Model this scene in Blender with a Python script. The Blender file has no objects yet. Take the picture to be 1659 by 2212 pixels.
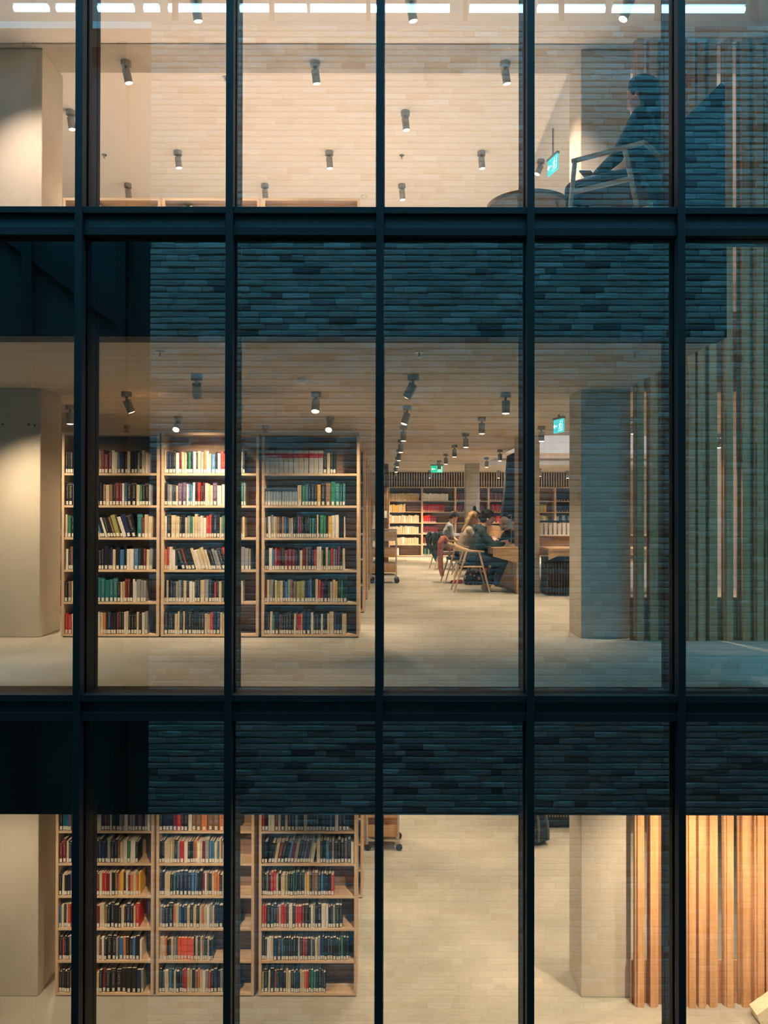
import bpy, bmesh, math, random
from mathutils import Vector, Matrix
random.seed(7)
PI = math.pi
SC = bpy.context.scene
COL = SC.collection

# ------------------------------------------------------------------ camera, sky, exposure
FPX = 1640.0
CAMZ = 1.26
cd = bpy.data.cameras.new('camera')
cam = bpy.data.objects.new('camera', cd)
COL.objects.link(cam)
cd.sensor_fit = 'HORIZONTAL'
cd.sensor_width = 36.0
cd.lens = FPX / 1659.0 * 36.0
PITCH = 0.4
cam.location = (0, 0, CAMZ)
cam.rotation_euler = (math.radians(90 + PITCH), math.radians(-0.1), 0)
cd.shift_x = -4.5 / 1659
cd.shift_y = (6 - FPX * math.tan(math.radians(PITCH))) / 1659
cd.clip_start = 0.05
cd.clip_end = 200
SC.camera = cam

SC.view_settings.view_transform = 'Standard'
SC.view_settings.look = 'None'
SC.view_settings.gamma = 1
SC.view_settings.use_curve_mapping = False
SC.view_settings.exposure = 0.0

W = bpy.data.worlds.new('dusk_sky')
SC.world = W
W.use_nodes = True
bg = W.node_tree.nodes['Background']
bg.inputs[0].default_value = (0.09, 0.46, 0.74, 1)
SKY = 9.5
bg.inputs[1].default_value = SKY
LAMP_MID, LAMP_LOW, LAMP_TOP = 215, 158, 350
WARM = (1.0, 0.78, 0.53)
TOPCOL = (1.0, 0.79, 0.66)

# levels
TOPF, TOPC = 3.38, 6.06
MIDC = 2.55
LOWF, LOWC = -3.655, -0.908
GY = 5.2


# ------------------------------------------------------------------ materials
def new_mat(name):
    m = bpy.data.materials.new(name)
    m.use_nodes = True
    nt = m.node_tree
    b = nt.nodes['Principled BSDF']
    return m, nt, b


def plain(name, col, rough=0.6, metal=0.0, spec=0.5):
    m, nt, b = new_mat(name)
    b.inputs['Base Color'].default_value = (*col, 1)
    b.inputs['Roughness'].default_value = rough
    b.inputs['Metallic'].default_value = metal
    b.inputs['Specular IOR Level'].default_value = spec
    return m


def emit(name, col, s):
    m, nt, b = new_mat(name)
    b.inputs['Base Color'].default_value = (*col, 1)
    b.inputs['Emission Color'].default_value = (*col, 1)
    b.inputs['Emission Strength'].default_value = s
    return m


def noisy(name, c1, c2, scale=(1, 1, 1), nscale=3, detail=6, rough=0.6, bump=0.0, lo=0.35, hi=0.65, spec=0.4, rough2=None):
    """two colours mixed by a (stretched) noise in object space"""
    m, nt, b = new_mat(name)
    N, L = nt.nodes, nt.links
    tc = N.new('ShaderNodeTexCoord')
    mp = N.new('ShaderNodeMapping')
    mp.inputs['Scale'].default_value = scale
    nz = N.new('ShaderNodeTexNoise')
    nz.inputs['Scale'].default_value = nscale
    nz.inputs['Detail'].default_value = detail
    rp = N.new('ShaderNodeValToRGB')
    rp.color_ramp.elements[0].position = lo
    rp.color_ramp.elements[1].position = hi
    rp.color_ramp.elements[0].color = (*c1, 1)
    rp.color_ramp.elements[1].color = (*c2, 1)
    L.new(tc.outputs['Object'], mp.inputs[0])
    L.new(mp.outputs[0], nz.inputs['Vector'])
    L.new(nz.outputs['Fac'], rp.inputs[0])
    L.new(rp.outputs[0], b.inputs['Base Color'])
    b.inputs['Roughness'].default_value = rough
    b.inputs['Specular IOR Level'].default_value = spec
    if rough2 is not None:
        mr = N.new('ShaderNodeMapRange')
        mr.inputs[3].default_value = rough
        mr.inputs[4].default_value = rough2
        L.new(nz.outputs['Fac'], mr.inputs[0])
        L.new(mr.outputs[0], b.inputs['Roughness'])
    if bump:
        bp = N.new('ShaderNodeBump')
        bp.inputs['Strength'].default_value = bump
        L.new(nz.outputs['Fac'], bp.inputs['Height'])
        L.new(bp.outputs[0], b.inputs['Normal'])
    return m


M = {}
M['floor'] = noisy('polished_concrete_floor', (0.34, 0.335, 0.29), (0.50, 0.48, 0.42), (1, 1, 1), 1.1, 9, 0.42, 0, 0.3, 0.72, 0.5, 0.62)
M['ceiling'] = noisy('board_marked_ceiling', (0.50, 0.43, 0.35), (0.60, 0.52, 0.43), (0.5, 3.0, 1), 2.0, 6, 0.8, 0, 0.3, 0.7)
M['plaster'] = plain('white_plaster_ceiling', (0.80, 0.76, 0.71), 0.8)
M['concrete'] = noisy('fair_faced_concrete', (0.50, 0.46, 0.385), (0.62, 0.575, 0.49), (1, 1, 0.5), 1.6, 7, 0.75, 0.02, 0.3, 0.7)
M['beam'] = noisy('beam_concrete', (0.36, 0.33, 0.29), (0.45, 0.42, 0.38), (1, 1, 1), 2, 6, 0.8)
M['hole'] = plain('tie_hole_dark', (0.12, 0.09, 0.06), 0.9)
M['bulkhead'] = plain('dark_spandrel_lining', (0.012, 0.018, 0.022), 0.7)
M['frame'] = plain('anodised_dark_aluminium', (0.021, 0.0135, 0.0125), 0.5, 0.0, 0.12)
M['frame2'] = plain('black_gasket', (0.006, 0.006, 0.007), 0.6)
M['wood'] = noisy('birch_ply', (0.60, 0.42, 0.26), (0.72, 0.53, 0.35), (6, 6, 0.8), 3, 5, 0.5)
M['woodh'] = noisy('birch_ply_shelf', (0.60, 0.43, 0.27), (0.73, 0.54, 0.36), (0.8, 6, 6), 3, 5, 0.5)
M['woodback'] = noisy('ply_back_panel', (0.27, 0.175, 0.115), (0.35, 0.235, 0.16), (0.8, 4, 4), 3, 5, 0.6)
M['slat'] = noisy('oiled_pine_slat', (0.56, 0.30, 0.13), (0.70, 0.41, 0.20), (9, 9, 0.6), 3, 5, 0.55)
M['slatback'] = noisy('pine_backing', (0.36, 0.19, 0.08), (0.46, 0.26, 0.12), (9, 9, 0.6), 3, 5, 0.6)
M['darkslat'] = noisy('dark_stained_slat', (0.05, 0.035, 0.025), (0.09, 0.065, 0.045), (9, 9, 0.6), 3, 4, 0.6)
M['black'] = plain('black_matt', (0.012, 0.012, 0.013), 0.7)
M['lampgrey'] = plain('lamp_grey_metal', (0.34, 0.34, 0.33), 0.45, 0.2)
M['lampwhite'] = plain('lamp_pale_metal', (0.60, 0.57, 0.52), 0.45)
M['lens'] = emit('lamp_lens_glow', (1.0, 0.86, 0.66), 9)
M['bright'] = emit('lamp_lens_bright', (1.0, 0.86, 0.62), 40)
M['white'] = plain('white_paint', (0.78, 0.77, 0.75), 0.5)
M['desk'] = noisy('oak_desk', (0.50, 0.34, 0.19), (0.62, 0.44, 0.26), (2, 9, 9), 3, 5, 0.45)
M['chair'] = noisy('ash_chair', (0.60, 0.43, 0.27), (0.72, 0.53, 0.35), (6, 6, 1), 3, 4, 0.45)
M['seat'] = plain('black_leather_seat', (0.02, 0.02, 0.02), 0.5)
M['tube'] = emit('fluorescent_tube', (0.50, 0.80, 1.0), 9)
M['rubber'] = plain('caster_rubber', (0.03, 0.03, 0.035), 0.6)
M['steel'] = plain('steel', (0.5, 0.5, 0.5), 0.35, 0.8)
M['tray'] = noisy('ply_tray', (0.62, 0.36, 0.15), (0.72, 0.45, 0.22), (6, 6, 1), 3, 4, 0.5)
M['cream'] = plain('cream_paint', (0.78, 0.70, 0.52), 0.6)
M['signgreen'] = emit('exit_sign_green', (0.02, 0.55, 0.32), 1.6)
M['signcyan'] = emit('exit_sign_cyan', (0.05, 0.55, 0.62), 1.6)
M['signwhite'] = emit('exit_sign_white', (0.85, 1.0, 0.95), 1.6)


def brick_mat():
    m, nt, b = new_mat('pale_long_brick')
    N, L = nt.nodes, nt.links
    g = N.new('ShaderNodeNewGeometry')
    rp = N.new('ShaderNodeValToRGB')
    el = rp.color_ramp.elements
    el[0].position = 0.0; el[0].color = (0.14, 0.13, 0.13, 1)
    el[1].position = 1.0; el[1].color = (0.66, 0.64, 0.60, 1)
    for p, c in ((0.07, (0.19, 0.17, 0.16)), (0.10, (0.36, 0.34, 0.31)), (0.55, (0.46, 0.43, 0.38)), (0.85, (0.54, 0.50, 0.44))):
        e = el.new(p); e.color = (*c, 1)
    L.new(g.outputs['Random Per Island'], rp.inputs[0])
    tc = N.new('ShaderNodeTexCoord')
    n2 = N.new('ShaderNodeTexNoise')
    n2.inputs['Scale'].default_value = 14
    n2.inputs['Detail'].default_value = 6
    mp = N.new('ShaderNodeMapping'); mp.inputs['Scale'].default_value = (0.5, 1, 1.6)
    L.new(tc.outputs['Object'], mp.inputs[0]); L.new(mp.outputs[0], n2.inputs['Vector'])
    r2 = N.new('ShaderNodeValToRGB')
    r2.color_ramp.elements[0].position = 0.3; r2.color_ramp.elements[0].color = (0.6, 0.6, 0.6, 1)
    r2.color_ramp.elements[1].position = 0.65
    L.new(n2.outputs['Fac'], r2.inputs[0])
    mx = N.new('ShaderNodeMix'); mx.data_type = 'RGBA'; mx.blend_type = 'MULTIPLY'
    mx.inputs[0].default_value = 0.6
    L.new(rp.outputs[0], mx.inputs[6]); L.new(r2.outputs[0], mx.inputs[7])
    L.new(mx.outputs[2], b.inputs['Base Color'])
    b.inputs['Roughness'].default_value = 0.85
    bp = N.new('ShaderNodeBump'); bp.inputs['Strength'].default_value = 0.7; bp.inputs['Distance'].default_value = 0.02
    L.new(n2.outputs['Fac'], bp.inputs['Height']); L.new(bp.outputs[0], b.inputs['Normal'])
    return m


M['brick'] = brick_mat()
M['mortar'] = plain('recessed_mortar', (0.24, 0.22, 0.20), 0.9)


def glass_mat(name, refl):
    m = bpy.data.materials.new(name)
    m.use_nodes = True
    nt = m.node_tree
    nt.nodes.clear()
    N, L = nt.nodes, nt.links
    out = N.new('ShaderNodeOutputMaterial')
    tr = N.new('ShaderNodeBsdfTransparent')
    tr.inputs[0].default_value = (0.80, 0.77, 0.72, 1) if refl else (1, 1, 1, 1)
    if not refl:
        L.new(tr.outputs[0], out.inputs[0])
        return m
    gl = N.new('ShaderNodeBsdfGlossy')
    gl.inputs['Roughness'].default_value = 0.0
    gl.inputs['Color'].default_value = (0.80, 0.97, 1.0, 1)
    fr = N.new('ShaderNodeFresnel')
    fr.inputs[0].default_value = 1.5
    ad = N.new('ShaderNodeMath'); ad.operation = 'MULTIPLY_ADD'
    ad.inputs[1].default_value = 1.3; ad.inputs[2].default_value = refl
    ad.use_clamp = True
    L.new(fr.outputs[0], ad.inputs[0])
    mx = N.new('ShaderNodeMixShader')
    L.new(ad.outputs[0], mx.inputs[0])
    L.new(tr.outputs[0], mx.inputs[1]); L.new(gl.outputs[0], mx.inputs[2])
    L.new(mx.outputs[0], out.inputs[0])
    return m


M['glass'] = glass_mat('coated_facade_glass', 0.145)
M['glassin'] = glass_mat('glass_inner_face', 0)


# ------------------------------------------------------------------ mesh helpers
class MB:
    def __init__(s):
        s.v, s.f, s.m, s.sm = [], [], [], []
        s.uv = {}

    def add(s, vs, fs, mi=0, smooth=False):
        o = len(s.v)
        s.v += [tuple(p) for p in vs]
        for f in fs:
            s.f.append([i + o for i in f]); s.m.append(mi); s.sm.append(smooth)

    def box(s, x0, x1, y0, y1, z0, z1, mi=0, mat=None):
        vs = [(x0, y0, z0), (x1, y0, z0), (x1, y1, z0), (x0, y1, z0), (x0, y0, z1), (x1, y0, z1), (x1, y1, z1), (x0, y1, z1)]
        if mat is not None:
            vs = [mat @ Vector(p) for p in vs]
        s.add(vs, [(0, 3, 2, 1), (4, 5, 6, 7), (0, 1, 5, 4), (1, 2, 6, 5), (2, 3, 7, 6), (3, 0, 4, 7)], mi)
        return s

    def tube(s, a, b, r0, r1=None, n=12, mi=0, caps=True, smooth=True):
        a, b = Vector(a), Vector(b)
        r1 = r0 if r1 is None else r1
        d = (b - a).normalized()
        u = d.orthogonal().normalized(); w = d.cross(u)
        vs = []
        for c, r in ((a, r0), (b, r1)):
            for i in range(n):
                t = 2 * PI * i / n
                vs.append(c + (u * math.cos(t) + w * math.sin(t)) * r)
        s.add(vs, [(i, (i + 1) % n, n + (i + 1) % n, n + i) for i in range(n)], mi, smooth)
        if caps:
            s.add(vs[:n], [tuple(reversed(range(n)))], mi)
            s.add(vs[n:], [tuple(range(n))], mi)
        return s

    def ball(s, c, r, mi=0, nu=12, nv=8, rot=None):
        c = Vector(c)
        if not hasattr(r, '__len__'):
            r = (r, r, r)
        vs = [Vector((0, 0, r[2]))]
        for j in range(1, nv):
            ph = PI * j / nv
            for i in range(nu):
                t = 2 * PI * i / nu
                vs.append(Vector((r[0] * math.sin(ph) * math.cos(t), r[1] * math.sin(ph) * math.sin(t), r[2] * math.cos(ph))))
        vs.append(Vector((0, 0, -r[2])))
        if rot is not None:
            vs = [rot @ p for p in vs]
        vs = [p + c for p in vs]
        fs = [(0, 1 + i, 1 + (i + 1) % nu) for i in range(nu)]
        for j in range(nv - 2):
            a = 1 + j * nu
            fs += [(a + i, a + nu + i, a + nu + (i + 1) % nu, a + (i + 1) % nu) for i in range(nu)]
        a = 1 + (nv - 2) * nu
        fs += [(a + i, len(vs) - 1, a + (i + 1) % nu) for i in range(nu)]
        s.add(vs, fs, mi, True)
        return s

    def chain(s, pts, rad, mi=0, n=12):
        for i, (p, r) in enumerate(zip(pts, rad)):
            s.ball(p, r, mi, n, 8)
            if i:
                s.tube(pts[i - 1], p, rad[i - 1], r, n, mi)
        return s

    def prism(s, poly, d0, d1, axis='Y', mi=0):
        """poly of 2-D points extruded along an axis"""
        def P(a, b, d):
            return (a, d, b) if axis == 'Y' else ((a, b, d) if axis == 'Z' else (d, a, b))
        n = len(poly)
        vs = [P(a, b, d0) for a, b in poly] + [P(a, b, d1) for a, b in poly]
        s.add(vs, [tuple(range(n)), tuple(reversed(range(n, 2 * n)))] + [(i, n + i, n + (i + 1) % n, (i + 1) % n) for i in range(n)], mi)
        return s

    def mesh(s, name, mats):
        me = bpy.data.meshes.new(name)
        me.from_pydata(s.v, [], s.f)
        for m in mats:
            me.materials.append(m)
        me.polygons.foreach_set('material_index', s.m)
        me.polygons.foreach_set('use_smooth', s.sm)
        me.update()
        if s.uv:
            ul = me.uv_layers.new(name='UVMap')
            flat = []
            for lp in me.loops:
                flat += s.uv.get(lp.vertex_index, (0.0, 0.0))
            ul.data.foreach_set('uv', flat)
        bm = bmesh.new(); bm.from_mesh(me)
        bmesh.ops.recalc_face_normals(bm, faces=bm.faces)
        bm.to_mesh(me); bm.free()
        return me

    def build(s, name, mats, parent=None, loc=None, bevel=0, remesh=0):
        if not isinstance(mats, (list, tuple)):
            mats = [mats]
        o = bpy.data.objects.new(name, s.mesh(name, mats))
        COL.objects.link(o)
        if parent:
            o.parent = parent
        if loc:
            o.location = loc
        if bevel:
            b = o.modifiers.new('bevel', 'BEVEL'); b.width = bevel; b.segments = 2; b.limit_method = 'ANGLE'
        if remesh:
            r = o.modifiers.new('remesh', 'REMESH'); r.mode = 'VOXEL'; r.voxel_size = remesh; r.use_smooth_shade = True
            q = o.modifiers.new('smooth', 'SMOOTH'); q.factor = 0.6; q.iterations = 4
        return o


def thing(name, label, cat, loc=(0, 0, 0), rz=0, group=None):
    o = bpy.data.objects.new(name, None)
    COL.objects.link(o)
    o.location = loc; o.rotation_euler = (0, 0, rz); o.empty_display_size = 0.1
    return tag(o, label, cat, group)


def tag(o, label, cat, group=None):
    o['label'] = label; o['category'] = cat
    if group:
        o['group'] = group
    return o


def struct(o, label=None):
    o['kind'] = 'structure'
    if label:
        o['label'] = label
    return o


def dup(root, loc=None, rz=None, label=None, group=None):
    r = root.copy(); COL.objects.link(r)
    if loc is not None: r.location = loc
    if rz is not None: r.rotation_euler = (0, 0, rz)
    if label: r['label'] = label
    if group: r['group'] = group
    for ch in list(root.children):
        c = ch.copy(); COL.objects.link(c); c.parent = r
        for g in ch.children:
            d = g.copy(); COL.objects.link(d); d.parent = c
    return r


def B(name, mat, *boxes, bevel=0, kind=None, label=None):
    mb = MB()
    for b in boxes:
        mb.box(*b)
    o = mb.build(name, mat, bevel=bevel)
    if kind != 'none':
        struct(o, label)
    return o


# ------------------------------------------------------------------ structure of the library
X0, X1, YB = -6.6, 7.2, 23.25
B('floor', M['floor'], (X0, X1, 5.36, YB, -0.12, 0), label='polished concrete floor of the middle storey')
B('floor', M['floor'], (X0, X1, 5.0, YB, LOWF - 0.2, LOWF), label='polished concrete floor of the lowest storey')
B('floor', M['floor'], (X0, 2.45, 5.36, YB, TOPF - 0.12, TOPF), (2.45, X1, 7.9, 12.3, TOPF - 0.12, TOPF), (2.45, X1, 19.62, YB, TOPF - 0.12, TOPF),
  label='floor of the upper storey')
B('ceiling', M['ceiling'], (X0, 2.45, 5.69, YB, MIDC, TOPF - 0.12), (2.45, X1, 7.9, 12.3, MIDC, TOPF - 0.12), (2.45, X1, 19.6, YB, MIDC, MIDC + 0.17),
  label='board-marked ceiling of the middle storey')
B('ceiling', M['ceiling'], (X0, X1, 5.69, YB, LOWC, -0.12), label='ceiling of the lowest storey')
B('ceiling', M['plaster'], (X0, X1, 5.45, 8.19, TOPC, TOPC + 0.3), (X0, 1.94, 8.19, YB, TOPC, TOPC + 0.3), (1.97, X1, 12.2, YB, TOPC, TOPC + 0.3),
  label='white plaster ceiling of the upper storey')
B('ceiling', M['plaster'], (1.97, X1, 8.22, 12.2, TOPC + 0.36, TOPC + 0.46), (1.94, 1.97, 8.22, YB, TOPC, TOPC + 0.46), (X1 - 0.03, X1, 8.22, 12.2, TOPC + 0.3, TOPC + 0.46),
  (1.97, X1, 8.19, 8.22, TOPC, TOPC + 0.46), (1.97, X1, 12.2, 12.23, TOPC + 0.3, TOPC + 0.46), label='raised ceiling recess of the upper storey')
B('trim_1', M['beam'], (X0, X1, 7.70, 8.20, TOPC - 0.012, TOPC - 0.001), label='grey concrete beam flush with the upper ceiling')
B('wall_left', M['concrete'], (X0 - 0.2, X0, 5.2, YB, LOWF, TOPC + 0.3))
B('wall_right', M['concrete'], (X1, X1 + 0.2, 5.2, YB, LOWF, TOPC + 0.3))
B('wall_back', M['concrete'], (X0, X1, YB, YB + 0.2, LOWF, TOPC + 0.3))
B('wall_atrium', M['white'], (2.5, X1, 19.6, 19.75, MIDC + 0.31, TOPC), label='white wall above the atrium opening')
B('trim_2', M['wood'], (2.46, X1, 19.55, 19.6, MIDC + 0.17, MIDC + 0.31), (2.455, 2.475, 12.3, 19.6, MIDC, MIDC + 0.14), label='wooden fascia around the atrium opening')
# bulkheads behind the spandrel glass
B('trim_3', M['bulkhead'], (X0, 2.47, 5.50, 5.69, MIDC, TOPF), label='dark lining of the upper floor edge')
B('trim_4', M['bulkhead'], (X0, X1, 5.50, 5.69, LOWC, -0.001), label='dark lining of the middle floor edge')
# unseen upper facade mass, raised to cut sky light in the courtyard
B('wall_facade', M['frame'], (-14, 14, 5.22, 5.45, 6.15, 11.6), (X0, X1, 5.45, YB, 7.0, 7.2), label='dark unseen facade above the upper windows, raised against sky light')


# pillars
def pillar(x0, x1, y0, y1, z0, z1, label, holes=()):
    mb = MB(); mb.box(x0, x1, y0, y1, z0, z1)
    o = mb.build('pillar', M['concrete'], bevel=0.008)
    tag(o, label, 'pillar')
    for (hx, hz) in holes:
        h = MB(); h.tube((hx, y0 - 0.001, hz), (hx, y0 + 0.01, hz), 0.012)
        h.build('tie_hole', M['hole'], o)
    return o


PF = 7.77
ST = [(LOWF, LOWC, 'lowest storey'), (0, MIDC, 'middle storey'), (TOPF, TOPC - 0.013, 'upper storey')]
for z0, z1, s in ST:
    hz = z0 + 2.18
    hs = [(-3.93, hz), (-3.66, hz), (-3.60, hz - 0.01)] if s == 'middle storey' else ()
    pillar(-4.04, -3.54, PF, PF + 0.5, z0, z1, 'square concrete pillar at the left edge of the %s' % s, hs)
    pillar(1.995, 2.505, PF, PF + 0.5, z0, z1, 'square concrete pillar beside the slatted screen, %s' % s)
pillar(2.17, 2.50, 12.35, 12.85, 0, MIDC, 'slim concrete pillar at the near end of the reading desk')
pillar(2.17, 2.50, 12.35, 12.85, LOWF, LOWC, 'slim concrete pillar beside the dark slatted desk, lowest storey')
pillar(2.00, 2.34, 19.0, 19.4, 0, MIDC, 'distant concrete pillar behind the seated readers')

# ------------------------------------------------------------------ curtain wall
MX = [-0.044 + 1.0194 * k for k in range(-3, 4)]
for i, x in enumerate(MX):
    mb = MB()
    mb.box(x - 0.025, x + 0.025, 5.115, 5.19, LOWF - 1.5, 6.15)       # outer cap
    mb.box(x - 0.012, x + 0.012, 5.19, 5.22, LOWF - 1.5, 6.15, 1)
    mb.box(x - 0.031, x + 0.031, 5.215, 5.355, LOWF - 1.5, 6.15)      # inner box
    mb.box(x - 0.022, x + 0.022, 5.355, 5.365, LOWF - 1.5, 6.15, 1)
    mb.box(x - 0.031, x + 0.031, 5.365, 5.42, LOWF - 1.5, 6.15)
    o = mb.build('trim_%d' % (10 + i), [M['frame'], M['frame2']], bevel=0.002)
    struct(o, 'dark vertical aluminium mullion of the curtain wall')


def transom(n, zt, zb, lab):
    """zt..zb: band between two panes, outer face with two ribs and a recess"""
    for k in range(6):
        a, b = MX[k] + 0.0255, MX[k + 1] - 0.0255
        mb = MB()
        h = zt - zb
        mb.box(a, b, 5.125, 5.19, zt - 0.045, zt)
        mb.box(a, b, 5.155, 5.20, zb + 0.05, zt - 0.045, 1)
        mb.box(a, b, 5.135, 5.19, zb, zb + 0.055)
        mb.box(a + 0.006, b - 0.006, 5.215, 5.42, zt - 0.045, zt - 0.006)
        mb.box(a + 0.006, b - 0.006, 5.215, 5.35, zb, zt - 0.05, 1)
        o = mb.build('trim_%d' % (n + k), [M['frame'], M['frame2']], bevel=0.002)
        struct(o, lab)


M['frame3'] = M['frame']
transom(20, 3.345, 3.155, 'dark horizontal transom at the upper floor edge')
transom(30, 0.042, -0.135, 'dark horizontal transom at the middle floor edge')
wn = 1
for (z0, z1) in ((LOWF - 1.5, -0.135), (0.042, 3.155), (3.345, 6.15)):
    for k in range(6):
        a, b = MX[k] + 0.012, MX[k + 1] - 0.012
        mb = MB()
        mb.add([(a, 5.2, z0), (b, 5.2, z0), (b, 5.2, z1), (a, 5.2, z1)], [(0, 1, 2, 3)], 0)
        mb.add([(a, 5.2, z0), (b, 5.2, z0), (b, 5.2, z1), (a, 5.2, z1), (a, 5.212, z0), (b, 5.212, z0), (b, 5.212, z1), (a, 5.212, z1)],
               [(4, 7, 6, 5), (0, 4, 5, 1), (1, 5, 6, 2), (2, 6, 7, 3), (3, 7, 4, 0)], 1)
        o = mb.build('window_%d' % wn, [M['glass'], M['glassin']])
        struct(o, 'pane of reflective facade glass')
        wn += 1

# ------------------------------------------------------------------ building behind the camera, mirrored in the glass
BY = -0.5
mb = MB()
mb.box(-3.4, 14, BY - 0.3, BY - 0.018, -6.8, 8.4, 1)
br = random.Random(11)
for c in range(int(15.2 / 0.09)):
    z = -6.8 + c * 0.09
    x = -3.4 - br.uniform(0, 0.3)
    while x < 9.0:
        w = br.choice((0.335, 0.335, 0.335, 0.165, 0.40)) + br.uniform(-.015, .015)
        xa, xb = max(x + 0.004, -3.4), x + w - 0.004
        if xb - xa > 0.02:
            z0, z1 = z + 0.006 + br.uniform(-.003, .005), z + 0.088 + br.uniform(-.004, .003)
            yf = BY + br.uniform(-0.007, 0.009)
            n = 4
            vs, fs = [], []
            for i in range(n + 1):
                u = i / n; X = xa + (xb - xa) * u
                e = 0.006 if i in (0, n) else 0
                d = br.uniform(-.003, .003); q = br.uniform(-.004, .004)
                vs += [(X, BY - 0.04, z0 + q), (X, yf - 0.012 - e, z0 + q), (X, yf + d - e, z0 + 0.016 + q), (X, yf + d * .5 - e, z1 - 0.012), (X, yf - 0.008 - e, z1), (X, BY - 0.04, z1)]
            for i in range(n):
                for k in range(5):
                    fs.append((i * 6 + k, i * 6 + k + 1, i * 6 + k + 7, i * 6 + k + 6))
            fs += [(0, 1, 2, 3, 4, 5), tuple(n * 6 + k for k in (5, 4, 3, 2, 1, 0))]
            mb.add(vs, fs, 0)
        x += w
struct(mb.build('wall_brick', [M['brick'], M['mortar']]), 'pale long-brick wall across the courtyard')
M['asphalt'] = plain('dark_paving', (0.05, 0.05, 0.05), 0.8)
B('floor', M['asphalt'], (-30, 30, -30, 40, -7.0, -6.8), label='dark courtyard ground')
B('wall_skyblock', M['frame'], (-14.2, -14, BY, 5.45, -6.8, 11.6), (14, 14.2, BY, 5.45, -6.8, 11.6), (-14, X0 - 0.2, 5.22, 5.45, -6.8, 6.15), (X1 + 0.2, 14, 5.22, 5.45, -6.8, 6.15), (X0 - 0.2, X1 + 0.2, 5.22, 5.45, -6.8, LOWF - 1.5), label='added unseen dark walls closing the courtyard to sky light')  # unseen walls added to keep sky light out at the courtyard ends
M['dkpanel'] = plain('dark_glazed_panel', (0.035, 0.055, 0.055), 0.4)
M['dkpost'] = plain('dark_post', (0.015, 0.02, 0.022), 0.5)
B('wall_stairwell', M['dkpanel'], (-14, -3.4, BY - 0.6, BY - 0.5, -6.8, 8.4), label='dark glazed stairwell across the courtyard')
mb = MB()
for x in (-3.48, -3.95, -5.35, -6.3):
    mb.box(x - 0.07, x + 0.07, BY - 0.5, BY - 0.35, -6.8, 8.4)
mb.add([(-6.3, BY - 0.4, 6.2), (-3.4, BY - 0.4, 4.0), (-3.4, BY - 0.4, 3.6), (-6.3, BY - 0.4, 5.8), (-6.3, BY - 0.48, 6.2), (-3.4, BY - 0.48, 4.0), (-3.4, BY - 0.48, 3.6), (-6.3, BY - 0.48, 5.8)],
       [(0, 1, 2, 3), (4, 7, 6, 5), (0, 4, 5, 1), (1, 5, 6, 2), (2, 6, 7, 3), (3, 7, 4, 0)])
struct(mb.build('trim_40', M['dkpost']), 'posts and sloping stringer of the stairwell across the courtyard')
B('wall_attic', M['plaster'], (-14, 14, -4.0, -3.9, 8.4, 9.6), (-14, 14, -4, BY, 9.6, 9.8), (-14, 14, -4, BY - 0.05, 8.3, 8.4),
  (-14, -13.9, -4, BY, 8.4, 9.6), (13.9, 14, -4, BY, 8.4, 9.6), label='lit attic room across the courtyard')
mb = MB()
for k in range(-6, 8):
    mb.box(k * 1.4 - 0.3, k * 1.4 - 0.24, BY - 0.12, BY, 8.4, 9.6)
struct(mb.build('trim_41', M['dkpost']), 'posts of the attic window band')
t0 = None
for k, (a, b) in enumerate([(25, 100), (117, 160), (207, 285), (307, 340), (360, 490), (515, 660), (668, 812), (830, 970), (1013, 1131), (1160, 1307), (1323, 1450), (1480, 1610)]):
    k_ = 11.9 / 1640
    xa, xb = (a - 834) * k_, (b - 834) * k_
    t = thing('tube_lamp', 'glowing blue-white tube mirrored at the top of the glass, number %d from left' % (k + 1), 'lamp', ((xa + xb) / 2, -1.5, 9.22), 0, 'fluorescent tubes across the courtyard')
    t['label'] = 'blue-white fluorescent tube mirrored along the top edge, %s from the left' % ['first', 'second', 'third', 'fourth', 'fifth', 'sixth', 'seventh', 'eighth', 'ninth', 'tenth', 'eleventh', 'twelfth'][k]
    h = (xb - xa) / 2
    m1 = MB(); m1.box(-h, h, -0.06, 0.06, 0.05, 0.10); m1.box(-0.02, 0.02, -0.02, 0.02, 0.10, 0.375); m1.build('housing', M['white'], t)
    m2 = MB(); m2.tube((-h, 0, 0), (h, 0, 0), 0.045); m2.build('tube', M['tube'], t)


# ------------------------------------------------------------------ spotlights
def spot_data(power, size=62, blend=1.0, col=WARM):
    key = 'spot_%g_%g' % (power, size)
    if key in bpy.data.lights:
        return bpy.data.lights[key]
    l = bpy.data.lights.new(key, 'SPOT')
    l.energy = power; l.spot_size = math.radians(size); l.spot_blend = blend
    l.shadow_soft_size = 0.035; l.color = col
    return l


ORD = ['first', 'second', 'third', 'fourth', 'fifth', 'sixth', 'seventh', 'eighth', 'ninth', 'tenth', 'eleventh', 'twelfth', 'thirteenth', 'fourteenth', 'fifteenth', 'sixteenth', 'seventeenth', 'eighteenth', 'nineteenth', 'twentieth']


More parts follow.
